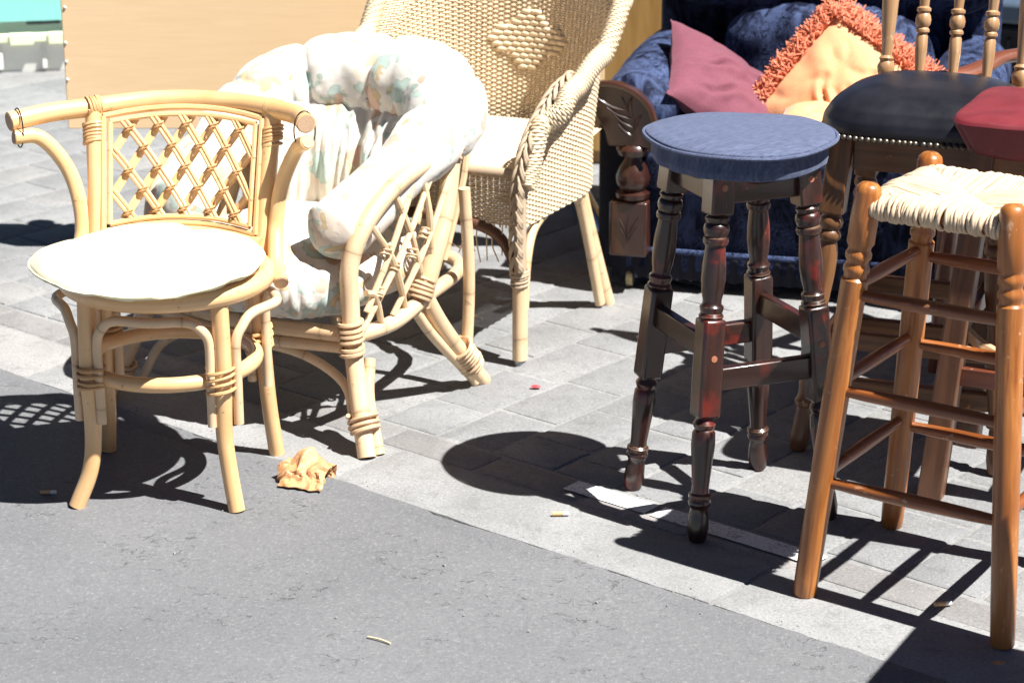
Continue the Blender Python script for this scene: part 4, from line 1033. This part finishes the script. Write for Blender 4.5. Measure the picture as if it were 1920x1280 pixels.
for sx in (-1, 1):
    for sy in (-1, 1):
        p0 = Vector((sx * .168, sy * .150, 0)); p1 = Vector((sx * .118, sy * .115, .654)); M_ = axis(p0, p1)
        d_ = (p1 - p0).normalized(); Q = Matrix.Translation((p0 + p1) / 2) @ Vector((0, 0, 1)).rotation_difference(d_).to_matrix().to_4x4()
        MB().box((0, 0, 0), (.046, .046, .692), Q, taper=.9).build('leg', 'brown_wood', rs, bev=.004)
for sy in (-1, 1):
    MB().box((0, sy * .118, .618), (.21, .02, .07)).build('apron', 'oak', rs, bev=.003); MB().box((0, sy * .138, .24), (.27, .02, .035)).build('stretcher', 'red_wood', rs, bev=.003)
for sx in (-1, 1):
    MB().box((sx * .120, 0, .618), (.02, .20, .07)).build('apron', 'oak', rs, bev=.003); MB().box((sx * .142, 0, .33), (.02, .24, .035)).build('stretcher', 'red_wood', rs, bev=.003)
    MB().tube([(sx * .14, -.12, .33), (sx * .10, -.125, .30), (sx * .04, -.13, .275)], .012, 8).build('curved_brace', 'spindle', rs)

# ------------------------------------------------------------------ rush-seated stool
def rush_stool(label, loc, yaw):
    t_ = thing('rush_stool', label, 'bar stool', loc, yaw, None)
    H0, H1, ZT_ = .1765, .120, .715
    def la(sx, sy, z): k = z / ZT_; h = H0 + (H1 - H0) * k; return Vector((sx * h, sy * h, z))
    LP = [(0, .0175), (.004, .0195), (.03, .0205), (.15, .0212), (.30, .0218), (.45, .022), (.545, .0222), (.556, .0222), (.560, .0185), (.565, .0185), (.570, .0215), (.578, .0215), (.583, .0182), (.588, .0182), (.593, .0215), (.601, .0215), (.606, .0185), (.611, .0185), (.617, .0225), (.66, .0225), (.700, .0215), (.710, .0195), (.716, .013), (.718, 0)]
    for sx in (-1, 1):
        for sy in (-1, 1): MB().lathe(LP, 22, axis(la(sx, sy, 0), la(sx, sy, ZT_))).build('leg', 'orange_wood', t_)
    rp_ = [.0085, .0105, .0115, .0118, .0115, .0105, .0085]
    for z in (.205, .365, .528):
        for sy in (-1, 1): MB().tube([la(-1, sy, z), (la(-1, sy, z) + la(1, sy, z)) / 2, la(1, sy, z)], rp_, 12, sub=6).build('rung', 'rung_wood', t_)
        for sx in (-1, 1): MB().tube([la(sx, -1, z + .012), (la(sx, -1, z) + la(sx, 1, z)) / 2 + Vector((0, 0, .012)), la(sx, 1, z + .012)], rp_, 12, sub=6).build('rung', 'rung_wood', t_)
    hs = .122
    for sy in (-1, 1): MB().tube([(-hs, sy * hs, .672), (hs, sy * hs, .672)], .012, 10).build('seat_rail', 'rung_wood', t_)
    for sx in (-1, 1): MB().tube([(sx * hs, -hs, .672), (sx * hs, hs, .672)], .012, 10).build('seat_rail', 'rung_wood', t_)
    mb = MB(); rd = random.Random(11); n = 58
    for side in range(4):
        Rm = Matrix.Rotation(side * math.pi / 2, 4, 'Z')
        for k in range(n):
            s = -hs + .013 + (2 * hs - .026) * (k + .5) / n + rd.uniform(-.0012, .0012); e = hs
            ins = abs(s) - .002 if abs(s) > .006 else .004
            jz = rd.uniform(-.0015, .0025); ro = .0148 + rd.uniform(-.001, .0025); sl_ = rd.uniform(-.005, .005)
            y_ = -e
            pts = [(s, y_ + .03, .660), (s + sl_, y_ - .002, .672 - ro), (s + sl_, y_ - ro, .672 - .002), (s + sl_ * .5, y_ - ro * .55, .672 + ro * .80 + jz), (s, y_ + .014, .692 + jz), (s, (y_ + .014 - ins) / 2, .690 + jz - .003), (s, -ins - .004, .683 + jz * .5), (s, -ins + .006, .672)]
            mb.tube([Rm @ Vector(p) for p in pts], .0032 * rd.uniform(.75, 1.3), 5, sub=3, jit=.35)
    mb.build('rush_seat', 'rush', t_, sharp=0, kind='stuff')
    fill = MB().box((0, 0, .670), (2 * hs, 2 * hs, .014)).build('seat_core', 'rush', t_)
    return t_
r1 = rush_stool('orange wood bar stool with woven rush seat and three tiers of rungs', (.738, 3.505, 0), -33.5)
r2 = thing('wooden_stool', 'wooden stool outside the right edge, seen only by its straight-edged shadow', 'bar stool', (1.105, 2.885, 0), -29)
for c_ in r1.children:
    if c_.name.startswith(('leg', 'rung')): q_ = c_.copy(); COL.objects.link(q_); q_.parent = r2
MB().box((0, 0, .715), (.34, .34, .028)).build('seat', 'orange_wood', r2, bev=.005)

# ------------------------------------------------------------------ red-brown wooden armchair behind
wa = thing('wooden_armchair', 'red-brown wooden armchair, scuffed arm showing behind the oak spindles', 'armchair', (1.20, 4.56, 0), 0)
wa.rotation_euler = (0, 0, R(-53.1))       # local +y is its back
AX = Vector((.6, -.8, 0)); BX = Vector((.8, .6, 0))
def L2(p): p = Vector(p) - Vector((1.20, 4.56, 0)); return Vector((p.x * .6 - p.y * .8, p.x * .8 + p.y * .6, p.z))
armp = [L2(p) for p in ((.862, 4.56, .657), (.900, 4.58, .655), (.946, 4.61, .655), (.990, 4.645, .662), (1.030, 4.68, .673), (1.072, 4.71, .674), (1.16, 4.77, .672))]
off = L2((1.20, 4.56, 0))
for k in (0, 1):
    P_ = [p if k == 0 else Vector((-p.x, p.y, p.z)) for p in armp]
    mb = MB().tube(P_, [.017, .022, .024, .024, .022, .022, .022], 12, sub=6, flat=.62, up=(0, 0, 1)); mb.build('arm', 'red_wood', wa)
    b0 = P_[1]; MB().lathe([(0, .014), (.05, .017), (.10, .012), (.16, .018), (.2, .012)], 14, Matrix.Translation((b0.x, b0.y + .03, .43))).build('arm_post', 'red_wood', wa)
    for y in (b0.y + .03, b0.y + .40): MB().lathe([(0, .015), (.10, .018), (.2, .022), (.3, .018), (.42, .016)], 14, axis((b0.x * 1.04, y, 0), (b0.x * .92, y, .42))).build('leg', 'red_wood', wa)
    MB().tube([P_[-1], (P_[-1].x, P_[-1].y + .06, .9)], .018, 10).build('back_post', 'red_wood', wa)
xs = abs(armp[1].x)
MB().box((0, armp[1].y + .215, .43), (2 * xs + .03, .45, .035)).build('seat', 'red_wood', wa, bev=.012)
MB().box((0, armp[-1].y + .07, .86), (2 * xs, .024, .10)).build('crest_rail', 'red_wood', wa, bev=.008)

# ------------------------------------------------------------------ litter
pb = MB()
def bag(u, v):
    x, y = u - .5, v - .5
    r1 = abs(noise.noise(Vector((u * 3.0, v * 2.6, 1)))); r2 = abs(noise.noise(Vector((u * 6, v * 6, 4)))); ph = 4.3 * y + 1.6 * x
    rad = .026 + .018 * r1 + .010 * r2 - .010 * abs(x)
    return (x * .098 + .012 * noise.noise(Vector((v * 5, u * 2, 2))), rad * math.sin(ph) * 1.1 + .01 * noise.noise(Vector((u * 5, v * 5, 7))), max(.002, .022 + rad * math.cos(ph) * .9 - .02 * abs(x) + .016 * (r1 - .3)))
pb.grid(bag, 22, 22); pb.grid(lambda u, v: Vector(bag(u, .25 + v * .5)) * .8 + Vector((.006, -.006, .0)), 16, 12)
pb.grid(lambda u, v: (-.035 + .09 * u, -.028 - .03 * v + .008 * noise.noise(Vector((u * 6, v * 3, 1))), .004 + .030 * (1 - v) * (.4 + abs(noise.noise(Vector((u * 5, v * 3, 8))))) ), 18, 10)
po = pb.build('crumpled_paper', 'paper', None, sharp=22)
po.location = (-.392, 3.985, -.003); po.rotation_euler = (0, 0, R(-20)); tag(po, 'crumpled brown paper bag on the road edge', 'litter')
def butt(x, y, ang, label, z):
    t_ = thing('cigarette_butt', label, 'litter', (x, y, z), ang)
    MB().tube([(-.016, 0, .004), (.004, 0, .004)], .0039, 10, sub=2).build('filter', 'filter', t_); MB().tube([(.004, 0, .004), (.014, 0, .004)], .0039, 10, sub=2).build('paper_tube', 'white_paper', t_)
butt(-.872, 3.912, 0, 'cigarette butt in front of the honey rattan chair', -.004)
butt(.09, 3.796, 3, 'cigarette butt on the granite kerb before the blue stool', .001)
butt(.72, 3.41, 12, 'cigarette butt on the pavers under the rush stool', .001)
s_ = MB().tube([(-.02, .012, .003), (0, .001, .004), (.018, -.012, .003)], .0018, 6).build('straw_piece', 'straw'); s_.location = (-.214, 3.285, -.004); tag(s_, 'thin dry straw lying on the grey road', 'litter')
s_ = MB().tube([(-.02, .02, .003), (0, .001, .005), (.02, -.02, .003)], .0016, 6).build('straw_piece', 'straw'); s_.location = (-.09, 4.99, 0); tag(s_, 'thin dry straw on pavers behind the wicker chair front leg', 'litter')
def scrap(x, y, z, r, mat, name, label, seed):
    o = MB().grid(lambda u, v: (r * (.2 + .8 * v) * math.cos(6.2832 * u) * (1 + .4 * noise.noise(Vector((math.cos(6.28 * u) * 1.5, math.sin(6.28 * u) * 1.5, seed)))) , r * .6 * (v) * math.sin(6.2832 * u), .004 * (1 - v) + .003 * noise.noise(Vector((u * 4, v * 3, seed))) + .003), 18, 4, cu=True).build(name, mat)
    o.location = (x, y, z); tag(o, label, 'litter'); return o
scrap(.051, 4.493, .001, .012, 'red_petal', 'petal_scrap', 'red scrap on the sunlit pavers in mid picture', 1)
scrap(-.165, 4.82, .001, .010, 'red_petal', 'petal_scrap', 'red scrap in the shade behind the floral armchair', 4)
scrap(.77, 3.20, -.003, .014, 'paper', 'dry_leaf', 'small dry leaf beside the rush stool front foot', 6)
rd = random.Random(21)
